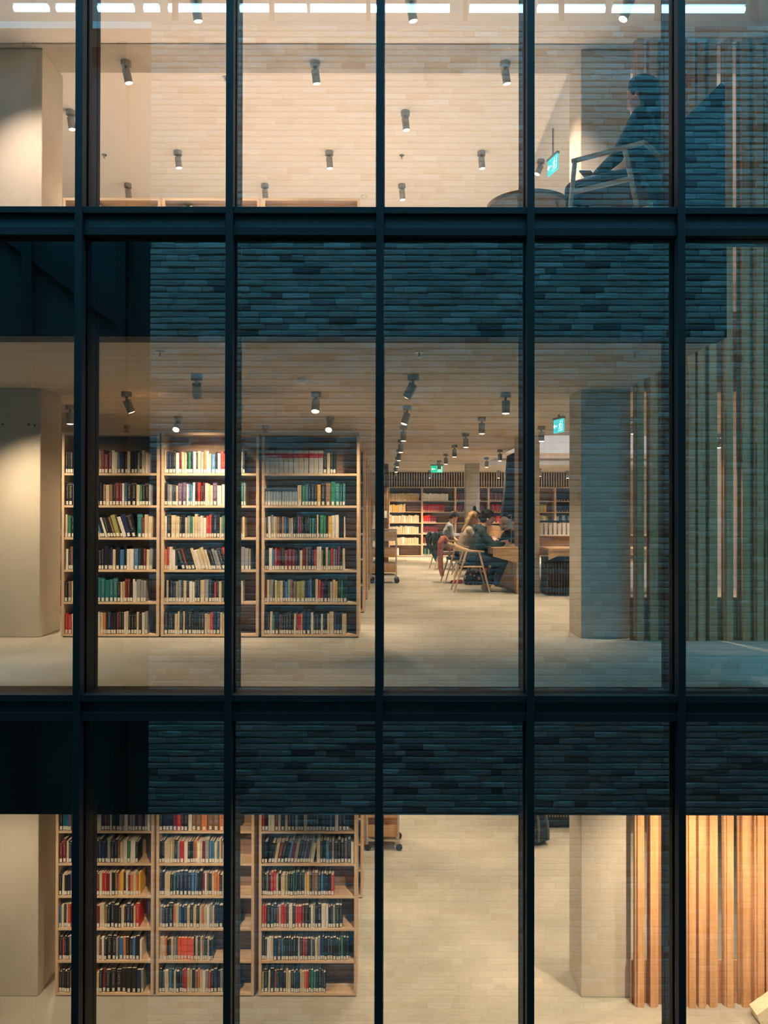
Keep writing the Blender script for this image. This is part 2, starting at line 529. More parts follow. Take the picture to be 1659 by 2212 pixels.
def make_spot_meshes():
    p = MB(); p.tube((0, 0, 0), (0, 0, -0.052), 0.054, n=20); plate = p.mesh('mounting_plate', [M['lampgrey']])
    s = MB(); s.tube((0, 0, -0.052), (0, 0, -0.09), 0.012); stem = s.mesh('stem', [M['lampgrey']])
    h = MB()
    h.tube((0, 0, 0.0), (0, 0, -0.135), 0.042, n=20, caps=False)
    h.tube((0, 0, -0.135), (0, 0, -0.125), 0.042, 0.036, n=20, caps=False)
    h.tube((0, 0, 0.0), (0, 0, -0.002), 0.042, n=20)
    head = h.mesh('lamp_head', [M['lampgrey']])
    l = MB(); l.tube((0, 0, -0.118), (0, 0, -0.1345), 0.0375, 0.036, n=20); l.ball((0, 0, -0.134), (0.035, 0.035, 0.008))
    return plate, stem, head, l.mesh('lens', [M['lens']]), l.mesh('lens', [M['bright']])


PLATE, STEM, HEAD, LENS, LENSB = make_spot_meshes()


def spotlight(x, y, zc, label, group, power, tilt=0, az=0, size=75, bright=False, blend=1.0, col=WARM):
    """tilt in degrees from straight down, towards azimuth az (deg, 0 = +X, 90 = +Y away from the camera)"""
    t = thing('ceiling_spotlight', label, 'spotlight', (x, y, zc), 0, group)
    for nm, me in (('mounting_plate', PLATE), ('stem', STEM)):
        o = bpy.data.objects.new(nm, me); COL.objects.link(o); o.parent = t
    hd = bpy.data.objects.new('lamp_head', HEAD); COL.objects.link(hd); hd.parent = t
    a = math.radians(az)
    R = Matrix.Rotation(math.radians(-tilt), 4, Vector((-math.sin(a), math.cos(a), 0)))
    hd.matrix_local = Matrix.Translation((0, 0, -0.085)) @ R
    ln = bpy.data.objects.new('lens', LENSB if bright else LENS); COL.objects.link(ln); ln.parent = hd
    if power:
        lo = bpy.data.objects.new('spot_lamp', spot_data(power, size, blend, col)); COL.objects.link(lo); lo.parent = hd
        lo.location = (0, 0, -0.16)
    return t


# middle storey: staggered grid seen in the photo
TILT = {(-1.75, 7): (34, 100), (0.25, 7): (34, 145), (-3.75, 7): (16, 40), (-2.74, 8): (24, 40), (-0.74, 8): (22, 265), (0.25, 9): (18, 190), (-2.74, 10): (42, 265), (-0.74, 10): (42, 262), (0.25, 21): (35, 90), (1.26, 20): (25, 90), (1.26, 22): (5, 90)}
ROWN = {}
for y in range(7, 23):
    xs = (-3.75, -1.75, 0.25, 2.25, 4.25) if y % 2 else (-2.74, -0.74, 1.26, 3.26, 5.26)
    if y >= 12:
        xs = [x for x in xs if x > 0]
    for j, x in enumerate(xs):
        if x > 2.45 and 12.3 < y < 19.6 or x > 2 and y < 8:
            continue
        if x > 2 and y in (19, 13):
            continue
        tl, az = TILT.get((x, y), (0, 0))
        br = (x, y) in ((-2.74, 10), (-0.74, 10))
        lab = 'grey ceiling spotlight, middle storey, %s row back from the glass, %s from left' % (ORD[y - 7], ORD[j])
        spotlight(x, y, MIDC, lab, 'middle storey spotlights', LAMP_MID * (2.2 if y > 19 else 1.5 if y > 15 else 2.2 if (x, y) == (-2.74, 8) else 1.25 if (x, y) == (-1.75, 7) else 1.0 if y > 7 else 1.15), tl, az, 125 if x < -3 and y < 8 else 82, br)
# upper storey
for y in range(7, 13):
    xs = (-3.76, -1.77, 0.22, 2.24) if y % 2 else (-2.76, -0.76, 1.25)
    for j, x in enumerate(xs):
        if y == 9 and x > 2:
            continue
        if x > 1.97 and y > 8:
            zc = TOPC + 0.36
        else:
            zc = TOPC - (0.012 if y == 8 else 0)
        lab = 'pale cylinder spotlight on the upper ceiling, %s row back, %s from left' % (ORD[y - 7], ORD[j])
        spotlight(x, y, zc, lab, 'upper storey spotlights', LAMP_TOP, 24 if x > 2 else 14 if y < 9 else 8, 180 if x > 2 else 60 if j % 2 else 40, 110, col=TOPCOL)
for x, y in ((4.3, 9), (4.3, 14), (5.5, 17), (3.2, 16.5)):  # lamps added to brighten the white wall behind the atrium
    spotlight(x, y, TOPC if y > 12.2 else TOPC + 0.36, 'added cylinder spotlight above the atrium, brightening the white wall', 'added atrium spotlights', LAMP_TOP * 1.5, 15, 90, 110, col=(0.9, 0.93, 1.0))
# lowest storey (ceiling is above the view, the lamps light the room)
k = 0
for y in (7, 8, 9, 10, 11, 12, 13, 14):
    xs = (-3.75, -1.75, 0.25, 2.85) if y % 2 else (-2.74, -0.74, 1.26, 3.26)
    for j, x in enumerate(xs):
        tl, az = (0, 0)
        if y == 7:
            tl, az = 22, 90
        spotlight(x, y if y > 7 else 6.5, LOWC, 'ceiling spotlight of the lowest storey, %s row, %s from left' % (ORD[y - 7], ORD[j]), 'lowest storey spotlights', LAMP_LOW * (1.3 if y == 7 else 1), tl, az, 100)


for j, x in enumerate((2.9, 3.9)):  # extra lamps above the view, added to brighten the timber screen
    spotlight(x, 6.35, LOWC, 'extra unseen ceiling spotlight brightening the timber screen of the lowest storey, %s' % ('left' if j == 0 else 'right'), 'extra screen spotlights', LAMP_LOW * 1.5, 25, 90, 120)


# ------------------------------------------------------------------ small ceiling fittings
def sprinkler(x, y, z, label):
    t = thing('sprinkler', label, 'sprinkler', (x, y, z))
    a = MB(); a.tube((0, 0, 0), (0, 0, -0.006), 0.035, n=16); a.build('rose', M['steel'], t)
    b = MB(); b.tube((0, 0, -0.006), (0, 0, -0.04), 0.008); b.tube((0, 0, -0.04), (0, 0, -0.044), 0.018); b.build('nozzle', M['steel'], t)


for x, lab in ((-1.79, 'left of the centre'), (0.26, 'centre'), (1.97, 'right')):
    sprinkler(x, 6.0, MIDC, 'small metal sprinkler on the middle ceiling near the glass, %s' % lab)
for x, y, lab in ((-3.77, 10.1, 'far left'), (-1.77, 8.3, 'beside the second mullion'), (0.2, 10.1, 'near the centre')):
    sprinkler(x, y, TOPC - 0.001, 'small metal sprinkler on the upper ceiling, %s' % lab)


def detector(x, y, z, label):
    t = thing('smoke_detector', label, 'smoke detector', (x, y, z))
    a = MB(); a.tube((0, 0, 0), (0, 0, -0.02), 0.052, n=20); a.build('base', M['white'], t)
    b = MB(); b.tube((0, 0, -0.02), (0, 0, -0.045), 0.045, 0.03, n=20); b.build('sensor_cap', M['white'], t)


detector(-0.79, 7.17, MIDC, 'round white smoke detector on the middle ceiling above the bookcases')
detector(-0.34, 11.4, TOPC, 'round white smoke detector on the upper ceiling')


def exit_sign(x, y, zt, rz, w, h, gm, label, hang=0.03):
    t = thing('exit_sign', label, 'exit sign', (x, y, zt), rz)
    a = MB(); a.box(-w / 2 - 0.01, w / 2 + 0.01, -0.02, 0.02, -hang - 0.03, -hang); a.tube((0, 0, 0), (0, 0, -hang), 0.012); a.build('bracket', M['lampgrey'], t)
    b = MB(); b.box(-w / 2, w / 2, -0.012, 0.012, -hang - 0.03 - h, -hang - 0.03); p = b.build('panel', gm, t)
    # pictogram: running figure, arrow and door on each face
    c = MB(); s = h * 0.42; zc = -hang - 0.03 - h / 2
    for yy in (-0.0135, 0.0125):
        def bar(x0, z0, x1, z1, r):
            dx, dz = x1 - x0, z1 - z0; L_ = math.hypot(dx, dz); nx, nz = -dz / L_ * r, dx / L_ * r
            c.prism([(x0 + nx, z0 + nz), (x1 + nx, z1 + nz), (x1 - nx, z1 - nz), (x0 - nx, z0 - nz)], yy, yy + 0.001)
        ox = w * 0.2
        c.box(ox - s * .75, ox + s * .75, yy, yy + 0.0005, zc - s * .95, zc - s * .85)
        bar(ox + s * .8, zc - s * .9, ox + s * .8, zc + s * .9, s * .07)
        bar(ox + .1 * s, zc + .45 * s, ox - .1 * s, zc - .1 * s, s * .15)
        bar(ox - .1 * s, zc - .1 * s, ox + .3 * s, zc - .35 * s, s * .1); bar(ox + .3 * s, zc - .35 * s, ox + .2 * s, zc - .75 * s, s * .1)
        bar(ox - .1 * s, zc - .1 * s, ox - .4 * s, zc - .6 * s, s * .1)
        bar(ox + .05 * s, zc + .35 * s, ox + .45 * s, zc + .15 * s, s * .08); bar(ox, zc + .35 * s, ox - .4 * s, zc + .15 * s, s * .08)
        c.prism([(ox + .15 * s + .17 * s * math.cos(q * PI / 4), zc + .72 * s + .17 * s * math.sin(q * PI / 4)) for q in range(8)], yy, yy + .001)
        ax = -w * 0.25
        bar(ax - s * .6, zc, ax + s * .5, zc, s * .1)
        c.prism([(ax - s * .9, zc), (ax - s * .35, zc + s * .45), (ax - s * .35, zc - s * .45)], yy, yy + .001)
    c.build('pictogram', M['signwhite'], t)


exit_sign(1.27, 19.0, MIDC, 0, 0.30, 0.17, M['signgreen'], 'green running-man exit sign hanging far back in the middle storey')
exit_sign(2.22, 9.75, MIDC, math.radians(-74), 0.24, 0.17, M['signcyan'], 'glowing exit sign seen obliquely, left of the right pillar, middle storey')
exit_sign(2.22, 10.1, TOPC + 0.36, math.radians(-74), 0.26, 0.20, M['signcyan'], 'glowing exit sign seen obliquely on the upper storey', 0.36)

# ------------------------------------------------------------------ bookcases
SH = [0.035 + 0.3295 * i for i in range(6)]


def make_bookcase(label, w=1.0, h=2.1, d=0.46, shelves=SH, fd=0.225):
    t = thing('bookcase', label, 'bookcase')
    for x0 in (0, w - 0.028):
        mb = MB(); mb.box(x0, x0 + 0.028, 0, d, 0.012, h); mb.build('side_panel', M['wood'], t, bevel=0.002)
    mb = MB(); mb.box(0.028, w - 0.028, 0.004, d, h - 0.026, h); mb.build('top_board', M['woodh'], t)
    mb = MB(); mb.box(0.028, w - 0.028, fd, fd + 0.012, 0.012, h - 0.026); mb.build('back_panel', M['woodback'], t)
    mb = MB(); mb.box(0.01, w - 0.01, 0.02, d - 0.02, 0, 0.012); mb.build('plinth', M['black'], t)
    for i, z in enumerate(shelves):
        mb = MB()
        mb.box(0.028, w - 0.028, 0.003, fd, z - 0.023, z)
        if d > fd + 0.1:
            mb.box(0.028, w - 0.028, fd + 0.012, d - 0.003, z - 0.023, z)
        mb.build('shelf', M['woodh'], t)
    return t


ZP = 7.77
case_m = [-3.322, -2.303, -1.274]
case_l = [-3.365, -2.34, -1.292]
names = ['left', 'middle', 'right']
bc0 = make_bookcase('tall birch bookcase of mixed books, middle storey, left of three')
bc0['group'] = 'front bookcases'
bc0.location = (case_m[0], ZP, 0)
CASES = [(case_m[0], 0, 'middle', 0)]
for k in (1, 2):
    dup(bc0, (case_m[k], ZP, 0), label='tall birch bookcase of mixed books, middle storey, %s of three' % names[k])
for k in range(3):
    dup(bc0, (case_l[k], ZP, LOWF), label='tall birch bookcase of mixed books, lowest storey, %s of three' % names[k])
# rows behind
rb = []
rows_b = [(9.76, 'second'), (11.26, 'third'), (12.76, 'fourth'), (14.26, 'fifth'), (15.76, 'sixth')]
for y, s in rows_b:
    dup(bc0, (-1.274, y, 0), label='bookcase ending the %s row behind, middle storey' % s, group='rear bookcases')
    rb.append((-1.274, y, 0))
for y, s in rows_b[:3]:
    dup(bc0, (-1.292, y, LOWF), label='bookcase ending the %s row behind, lowest storey' % s, group='rear bookcases')
    rb.append((-1.292, y, LOWF))
for j, x in enumerate((-5.36, -4.34)):
    dup(bc0, (x, 9.76, 0), label='bookcase behind the left pillar, middle storey, %s' % ('outermost' if j == 0 else 'next to the gap'), group='rear bookcases')
    rb.append((x, 9.76, 0))
# low bookcases of the upper storey
LOWSH = [0.035, 0.42, 0.80]
lowh = 4.49 - TOPF + 0.02
lb0 = make_bookcase('low pale bookcase on the upper storey, left of three', h=lowh, shelves=[0.035, 0.42, lowh - 0.36])
lb0['group'] = 'low bookcases upstairs'
lb0.location = (case_m[0], ZP, TOPF)
for k in (1, 2):
    dup(lb0, (case_m[k] + 0.0, ZP, TOPF), label='low pale bookcase on the upper storey, %s of three' % names[k])

# ------------------------------------------------------------------ books
PAL = {
    'k': ((0.016, 0.015, 0.018), 'black'), 'n': ((0.018, 0.03, 0.09), 'navy'), 'b': ((0.05, 0.17, 0.38), 'blue'), 't': ((0.025, 0.16, 0.18), 'teal'),
    'g': ((0.03, 0.20, 0.11), 'green'), 'r': ((0.50, 0.03, 0.02), 'red'), 'm': ((0.17, 0.02, 0.03), 'maroon'), 'o': ((0.66, 0.21, 0.06), 'orange'),
    'w': ((0.78, 0.74, 0.66), 'white'), 'c': ((0.64, 0.52, 0.34), 'cream'), 'y': ((0.72, 0.42, 0.07), 'yellow'), 'e': ((0.26, 0.27, 0.28), 'grey'),
    'u': ((0.22, 0.12, 0.07), 'brown'), 'p': ((0.13, 0.08, 0.16), 'purple'), 'l': ((0.30, 0.31, 0.09), 'olive'), 'x': ((0.85, 0.10, 0.02), 'bright orange-red'),
    's': ((0.30, 0.38, 0.45), 'pale blue-grey'), 'v': ((0.50, 0.50, 0.47), 'pale grey red-banded'),
}


def book_mat(ch, col, title):
    """cloth or paper cover; the title runs along the spine as small broken marks (uv: across, along; whole part of v = seed)"""
    m, nt, b = new_mat('cover_' + PAL[ch][1].replace(' ', '_') + ('_titled' if title else ''))
    N, L = nt.nodes, nt.links
    b.inputs['Roughness'].default_value = 0.4
    b.inputs['Base Color'].default_value = (*col, 1)
    if not title:
        return m

    def mth(op, a, bb=None, c=None):
        n = N.new('ShaderNodeMath'); n.operation = op
        for i, q in enumerate((a, bb, c)):
            if q is None: continue
            if hasattr(q, 'links'): L.new(q, n.inputs[i])
            else: n.inputs[i].default_value = q
        return n.outputs[0]
    uv = N.new('ShaderNodeUVMap')
    sp = N.new('ShaderNodeSeparateXYZ'); L.new(uv.outputs[0], sp.inputs[0])
    u, v = sp.outputs[0], sp.outputs[1]
    fv = mth('FRACT', v)
    cb = N.new('ShaderNodeCombineXYZ')
    L.new(mth('MULTIPLY', u, 4.0), cb.inputs[0]); L.new(mth('MULTIPLY', v, 42.0), cb.inputs[1])
    nz = N.new('ShaderNodeTexNoise'); nz.inputs['Scale'].default_value = 1.0; nz.inputs['Detail'].default_value = 1
    L.new(cb.outputs[0], nz.inputs['Vector'])
    k1 = mth('GREATER_THAN', nz.outputs['Fac'], 0.53)
    k2 = mth('LESS_THAN', mth('ABSOLUTE', mth('SUBTRACT', u, 0.5)), 0.16)
    k3 = mth('LESS_THAN', mth('ABSOLUTE', mth('SUBTRACT', fv, 0.58)), 0.27)
    k4 = mth('LESS_THAN', mth('ABSOLUTE', mth('SUBTRACT', fv, 0.92)), 0.012)
    k = mth('MAXIMUM', mth('MULTIPLY', mth('MULTIPLY', k1, k2), k3), mth('MULTIPLY', k4, 0.6))
    mx = N.new('ShaderNodeMix'); mx.data_type = 'RGBA'
    mx.inputs[6].default_value = (*col, 1)
    lum = sum(col) / 3
    ink = (0.62, 0.56, 0.42) if lum < 0.3 else (0.10, 0.08, 0.08)
    mx.inputs[7].default_value = (*ink, 1)
    L.new(mth('MULTIPLY', k, 0.6), mx.inputs[0])
    L.new(mx.outputs[2], b.inputs['Base Color'])
    return m


BM = {}
for ch, (c, n_) in PAL.items():
    BM[ch] = (book_mat(ch, c, False), book_mat(ch, c, True))
PAGES = plain('book_pages', (0.70, 0.64, 0.52), 0.8)
LABEL = plain('spine_label_paper', (0.74, 0.71, 0.62), 0.7)
BAND = plain('red_band', (0.42, 0.03, 0.03), 0.5)
DBAND = plain('dark_band', (0.03, 0.05, 0.10), 0.5)

SHELVES = {
    ('middle', 0): [("kkkkkkkkkrMmcumMmwcbKkcKkwkcw", .89), ("kKwkkkkkneekkucukMmwbKKcgkke", .93), ("cgKywuk(cucbkwkkuLkwNK)Tmcc", .94),
                    ("wkukkkkkkrckkkKkncKBkwWBkkmce", .94), ("kucwykkkkrryTTTTTkccmmkwwEee", .88), ("rRwrRkkkkccwcoknkkmkkwckkkckwe", .90)],
    ('middle', 1): [("cnnkkWmcckgkwkceowcBkwrrwwkkkkwk", .87), ("keenkcPPwbbwkrkmwccPWWwWkkkTe", .88), ("wKCCkkcegcccwwrrknkcgeemkmkuc", .87),
                    ("orwwk(KmkKcwCcckkeeKkr)GGEEe", .94), ("kcknkeekckwwkkCEnkrkckKKcwkw", .85), ("KkkkcckckKkkkkKccrnNcCk", .70)],
    ('middle', 2): [("VVVVVVVVVVVVkckk", .77), ("ssssssssssssCgtnnkyKUGTtt", .87), ("wkweccukobkewknpmkkkkttkckGgkYWW", .80),
                    ("nnWbrmmkMMMnncMuNkrwwlkcgrepmkc", .87), ("mcekclckbeuuLLnnbkcrmKkccykgK", .90), ("kkctKmkkkkkcmroNNwkkkwkkcCnnkC", .89)],
    ('lowest', 0): [("kttbuckkkcgrcccwkmkcKkeewkeekPkew", .98), ("mmcnnkkkkkkrkknkekkucwgWk", .85), ("kckkpkkktbWkkmcrrmckuoykwmocoy", .88),
                    ("bckcrrkkkkkkTomccukKKkckNkcR", .87), ("krkkeekkkekccwcmwkKKeBokkbKw", .90), ("kkkkukkkNNnrckmKKKKKKNe", .92)],
    ('lowest', 1): [("knnkmrkkwuUOUUOknku", .84), ("kkccclneRWkkuowcmEbbcbcuwck", .76), ("knccktNNNNbbkKmwukcookckWw", .80),
                    ("ekkKocbnnckckcocwecknKkokebb", .86), ("CcokkcetXXXXXkckcukckk", .58), ("kkCtnckkmrcckuocwerkNkelumruk", .87)],
    ('lowest', 2): [("rkwwmckckkekkckknnknnbnwnkn", .94), ("kk>kkcmkkbmeknpkec<ckkbkekkkpkw", .96), ("kkukrrckClkkgkkkkcykuUkbnkkr", .78),
                    ("rrKnkmcrrkWkrRmKkwekKWwkkeKk", .87), ("kkwwcNNtkkkkkkwkrmkekcennkkkKkkgkk", .94), ("lKcKmkKkccknnkccorkgtkkkk", .69)],
}
MULL_PX = [(161, 213), (484, 518), (808, 828), (1123, 1150), (1438, 1476)]
BOOKS = []   # dict per book


def place_row(s, fill, x0, yfront, z, inner=0.944, hmax=0.25, meta=None):
    items = []; lean = 0
    for ch in s:
        if ch == '(': lean = -1; continue
        if ch == ')' or ch == '<': lean = 0; continue
        if ch == '>': lean = 1; continue
        items.append((ch, lean))
    n = len(items)
    ths = [(random.uniform(0.036, 0.044) if c.isupper() else random.uniform(0.018, 0.031)) for c, l in items]
    k = fill * inner / sum(ths)
    x = x0 + 0.03
    prev = 0
    for i, ((c, l), t) in enumerate(zip(items, ths)):
        t *= k
        lc = c.lower()
        h = random.uniform(0.20, 0.238) if lc not in 'vsx' else {'v': 0.235, 's': 0.175, 'x': 0.215}[lc]
        if c in 'TGEKNP': h = random.uniform(0.222, 0.245)
        dp = random.uniform(0.15, 0.17)
        yo = random.uniform(0.012, 0.028)
        if l == 0:
            tl = random.choice([0, 0, 0, 0, random.uniform(-1.5, 1.5)])
        else:
            tl = (-17 if l < 0 else 11) + random.uniform(-1.5, 1.5)
        if lc in 'vsx': tl = 0
        xx = x
        if l < 0 and prev == 0: xx = x = x + 0.045
        if l > 0: pass
        BOOKS.append(dict(x=xx, y=yfront + yo, z=z, t=t * 0.94, h=h, d=dp, c=c, tl=tl, meta=meta, i=i, n=n))
        if l: x += t * 1.0
        elif prev > 0: BOOKS[-1]['x'] = xx = x = x + 0.035; x += t
        else: x += t
        prev = l


for (fl, ci), rows in SHELVES.items():
    cx = case_m[ci] if fl == 'middle' else case_l[ci]
    z0 = 0 if fl == 'middle' else LOWF
    for r, (s, fill) in enumerate(rows):
        place_row(s, fill - (0.05 if '(' in s else 0), cx, ZP, z0 + SH[5 - r], meta=(fl, ci, r))
nfront = len(BOOKS)
# single thin book near the end of a shelf in the photo
BOOKS.append(dict(x=case_m[2] + 0.03 + 0.86 * 0.944, y=ZP + 0.02, z=SH[3], t=0.008, h=0.215, d=0.16, c='w', tl=0, meta=('middle', 2, 2), i=98, n=99))


def bookspan_px(b):
    k = FPX / b['y']
    return 834 + b['x'] * k, 834 + (b['x'] + b['t']) * k


def hidden(b):
    a, c = bookspan_px(b)
    for l, r in MULL_PX:
        if a > l - 3 and c < r + 3:
            return True
    return False


def book_geo(mb, b, mats_idx, world):
    """adds cover, pages and returns the spine-label box; world=True bakes the placement"""
    t, h, d = b['t'], b['h'], b['d']
    ci, pi = mats_idx
    T = Matrix.Identity(4)
    if world:
        T = Matrix.Translation((b['x'], b['y'], b['z'])) @ tilt_mat(b)
    ct = min(0.0025, t * 0.15)
    r = min(0.004, t * 0.3)
    # rounded spine + two boards as one U profile
    prof = [(0, d), (0, r), (r * 0.4, r * 0.3), (t * 0.3, 0), (t * 0.7, 0), (t - r * 0.4, r * 0.3), (t, r), (t, d), (t - ct, d), (t - ct, r + .002), (ct, r + .002), (ct, d)]
    n = len(prof)
    vs = [T @ Vector((x, y, 0)) for x, y in prof] + [T @ Vector((x, y, h)) for x, y in prof]
    fs = [(i, (i + 1) % n, n + (i + 1) % n, n + i) for i in range(n)]
    fs += [(0, 1, 10, 11), (1, 2, 3, 4, 5, 6, 9, 10), (6, 7, 8, 9)]
    fs += [tuple(n + q for q in reversed(f)) for f in fs[-3:]]
    o0 = len(mb.v); seed = random.randint(0, 400)
    for q, (x, y) in enumerate(prof):
        mb.uv[o0 + q] = (x / t, seed + 0.001); mb.uv[o0 + n + q] = (x / t, seed + 0.999)
    mb.add(vs, fs, ci)
    mb.box(ct, t - ct, r, d - 0.004, 0.003, h - 0.004, pi, T)


def tilt_mat(b):
    a = math.radians(b['tl'])
    if abs(a) < 1e-4:
        return Matrix.Identity(4)
    R = Matrix.Rotation(a, 4, 'Y')
    lift = b['t'] * math.sin(abs(a)) if a > 0 else 0
    lift = abs(math.sin(a)) * b['t'] if a > 0 else 0
    return Matrix.Translation((0, 0, lift)) @ R


def label_box(b):
    t = b['t']
    w = min(t * 0.86, 0.024)
    return ((t - w) / 2, (t + w) / 2, -0.0012, 0.004, 0.006, 0.006 + 0.036)


cand = [b for b in BOOKS if b['c'].lower() != ' ' and not hidden(b)]
cand.sort(key=lambda b: -b['t'] * b['h'])
chosen = set(id(b) for b in cand[:300])
# order in each shelf among the books that can be seen
order = {}
for b in BOOKS:
    if not hidden(b):
        order.setdefault(b['meta'], []).append(b)
shelfname = ['top', 'second', 'third', 'fourth', 'fifth', 'bottom']
for meta, L_ in order.items():
    L_.sort(key=lambda b: b['x'])
    for q, b in enumerate(L_):
        b['ord'] = q


def ordw(n):
    n += 1
    suf = 'th' if 10 <= n % 100 <= 20 else {1: 'st', 2: 'nd', 3: 'rd'}.get(n % 10, 'th')
    return '%d%s' % (n, suf)


cache = {}
for b in BOOKS:
    if id(b) not in chosen:
        continue
    lc = b['c'].lower()
    tq, hq, dq = round(b['t'], 3), round(b['h'] / 0.006) * 0.006, 0.16
    b['t'], b['h'], b['d'] = tq, hq, dq
    titled = random.random() < 0.65 and lc not in 'sv'
    key = (tq, hq, lc, titled, random.randint(0, 2))
    if key not in cache:
        mb = MB(); book_geo(mb, b, (0, 1), False)
        me = mb.mesh('book', [BM[lc][titled], PAGES])
        band = None
        if lc in 'vs':
            q = MB(); q.box(0.0, tq, -0.001, 0.004, hq * 0.68 if lc == 'v' else hq * .83, hq * 0.88 if lc == 'v' else hq * .97)
            band = q.mesh('title_band', [BAND if lc == 'v' else DBAND])
        if (tq, 'lab') not in cache:
            q = MB(); q.box(*label_box(b)); cache[(tq, 'lab')] = q.mesh('spine_label', [LABEL])
        cache[key] = (me, band, cache[(tq, 'lab')])
    me, band, lab = cache[key]
    o = bpy.data.objects.new('book', me); COL.objects.link(o)
    o.matrix_world = Matrix.Translation((b['x'], b['y'], b['z'])) @ tilt_mat(b)
    fl, ci, r = b['meta']
    size = 'thick' if tq > 0.034 else ('slim' if tq < 0.024 else 'medium')
    tag(o, '%s %s %sbook, %s visible from left, %s shelf, %s bookcase, %s storey' % (size, PAL[lc][1], 'leaning ' if abs(b['tl']) > 5 else '', ordw(b['ord']), shelfname[r], names[ci], fl),
        'book', 'books in the %s bookcase, %s storey' % (names[ci], fl))
    if lc != 'v' or b['i'] > 11:
        c = bpy.data.objects.new('spine_label', lab); COL.objects.link(c); c.parent = o
    if band:
        c = bpy.data.objects.new('title_band', band); COL.objects.link(c); c.parent = o

# the rest of the books: rows behind, far wall and the smaller front ones
REST = [b for b in BOOKS if id(b) not in chosen]
keys = 'kkkknncwrmeubtgocwkuc'
n0 = len(BOOKS)
for (cx, y, z0) in rb:
    for r in range(6):
        s = ''.join(random.choice(keys) for _ in range(26))
        place_row(s, random.uniform(.85, .98), cx, y, z0 + SH[5 - r], meta=('rear', 0, 0))
# upstairs, only tops show
for ci, s in ((0, 'wwkwc'), (1, 'wcgtew')):
    place_row(s, 0.14, case_m[ci] + (0.22 if ci == 0 else 0.14), ZP, TOPF + lowh - 0.36, meta=('upper', 0, 0))
    for b in BOOKS[-len(s):]:
        b['h'] = random.uniform(.26, .29)
# far wall cases
FX = [0.083 + 1.0 * k for k in range(7)]
FY = 22.8
far = [
    [("yycycycYccyycycycyy", .93), ("cyyyccyc", .50), ("cwccwccwccwccc", .93), ("cccwccccwcccc", .92), ("cccccwcccccc", .92), ("Ww", .3)],
    [("wwwwwwwwwwwwwww", .80), ("rrrrrrrrrrrrr", .68), ("rrrrmmmm", .42), ("mmmmmmmmm", .47), ("mummummmumummm", .85), ("kgkekwkk", .42)],
    [("mmpmpmmmmpmm", .80), ("mpmpmpmmpm", .88), ("", 0), ("", 0), ("mrmr", .3), ("mmmm", .3)],
    [("mpmumpmmummumm", .88), ("mrmrmrmrmmrrm", .94), ("mmrmmrmm", .9), ("kmkm", .5), ("", 0), ("", 0)],
    [("mmumm", .5), ("lylylyly", .75), ("lylylylcl", .8), ("wwkwkw", .8), ("", 0), ("", 0)],
    [("nknnknnknnkn", .95), ("nknnknnnkknn", .95), ("eneneneknn", .9), ("wkwkwkwkw", .8), ("", 0), ("", 0)],
    [("nknnkn", .5), ("nknnkn", .6), ("enene", .6), ("wkwkw", .6), ("", 0), ("", 0)],
]
fc0 = make_bookcase('oak bookcase on the far wall', h=2.1, d=0.36, fd=0.34)
fc0['group'] = 'far wall bookcases'
fl_lab = ['with cream volumes', 'with bright red volumes', 'behind the reading boy with purple volumes', 'behind the distant pillar with dark red volumes', 'behind the slim pillar', 'with navy volumes right of the slim pillar', 'at the right corner']
for k, x in enumerate(FX):
    if k == 0:
        fc0.location = (x, FY, 0); fc0['label'] = 'far wall bookcase ' + fl_lab[0]
    else:
        dup(fc0, (x, FY, 0), label='far wall bookcase ' + fl_lab[k])
    for r, (s, fill) in enumerate(far[k]):
        if s:
            place_row(s, fill, x, FY, SH[5 - r], meta=('far', k, r))
REST += BOOKS[n0:]
mats = []; mi = {}
for ch in PAL:
    mi[ch] = len(mats); mats.append(BM[ch][0])
    mi[ch + 't'] = len(mats); mats.append(BM[ch][1])
pI = len(mats); mats.append(PAGES); lI = len(mats); mats.append(LABEL); rI = len(mats); mats.append(BAND); dI = len(mats); mats.append(DBAND)
mb = MB()
for b in REST:
    lc = b['c'].lower()
    book_geo(mb, b, (mi[lc + ('t' if random.random() < .6 and b['y'] < 9 else '')], pI), True)
    T = Matrix.Translation((b['x'], b['y'], b['z'])) @ tilt_mat(b)
    if not (lc == 'v') and not (b['meta'][0] == 'far' and lc in 'wcy') and b['meta'][0] != 'upper':
        mb.box(*label_box(b), lI, T)
    if lc in 'vs':
        h = b['h']; mb.box(0, b['t'], -0.001, 0.004, h * (.68 if lc == 'v' else .83), h * (.88 if lc == 'v' else .97), rI if lc == 'v' else dI, T)
o = mb.build('books', mats)
tag(o, 'all the remaining smaller and more distant library books on the shelves', 'books')
o['kind'] = 'stuff'
print('books front', nfront, 'rest', len(REST))

# band of dark slats above the far cases, and the dark slatted column left of them
t = thing('slat_band', 'dark vertical slat band above the far wall bookcases', 'wall slats', (0, 22.82, 2.103))
a = MB(); a.box(0.0, 7.15, 0.06, 0.08, 0.0, 0.44); a.build('backing', M['black'], t)
a = MB()
x = 0.01
while x < 7.1:
    a.box(x, x + 0.028, 0.0, 0.06, 0.0, 0.44); x += 0.075
a.build('slats', M['wood'], t)
t = thing('slatted_column', 'dark slatted column with small notice left of the far bookcases', 'column', (-0.12, 19.2, 0))
a = MB(); a.box(0.0, 0.18, 0.03, 0.4, 0, MIDC); a.build('core', M['black'], t)
a = MB()
for k in range(5):
    a.box(0.0 + k * 0.038, 0.016 + k * 0.038, 0.0, 0.03, 0, MIDC)
a.build('slats', M['slatback'], t)
a = MB(); a.box(0.04, 0.14, -0.01, 0.0, 1.18, 1.36); a.build('notice', M['white'], t)


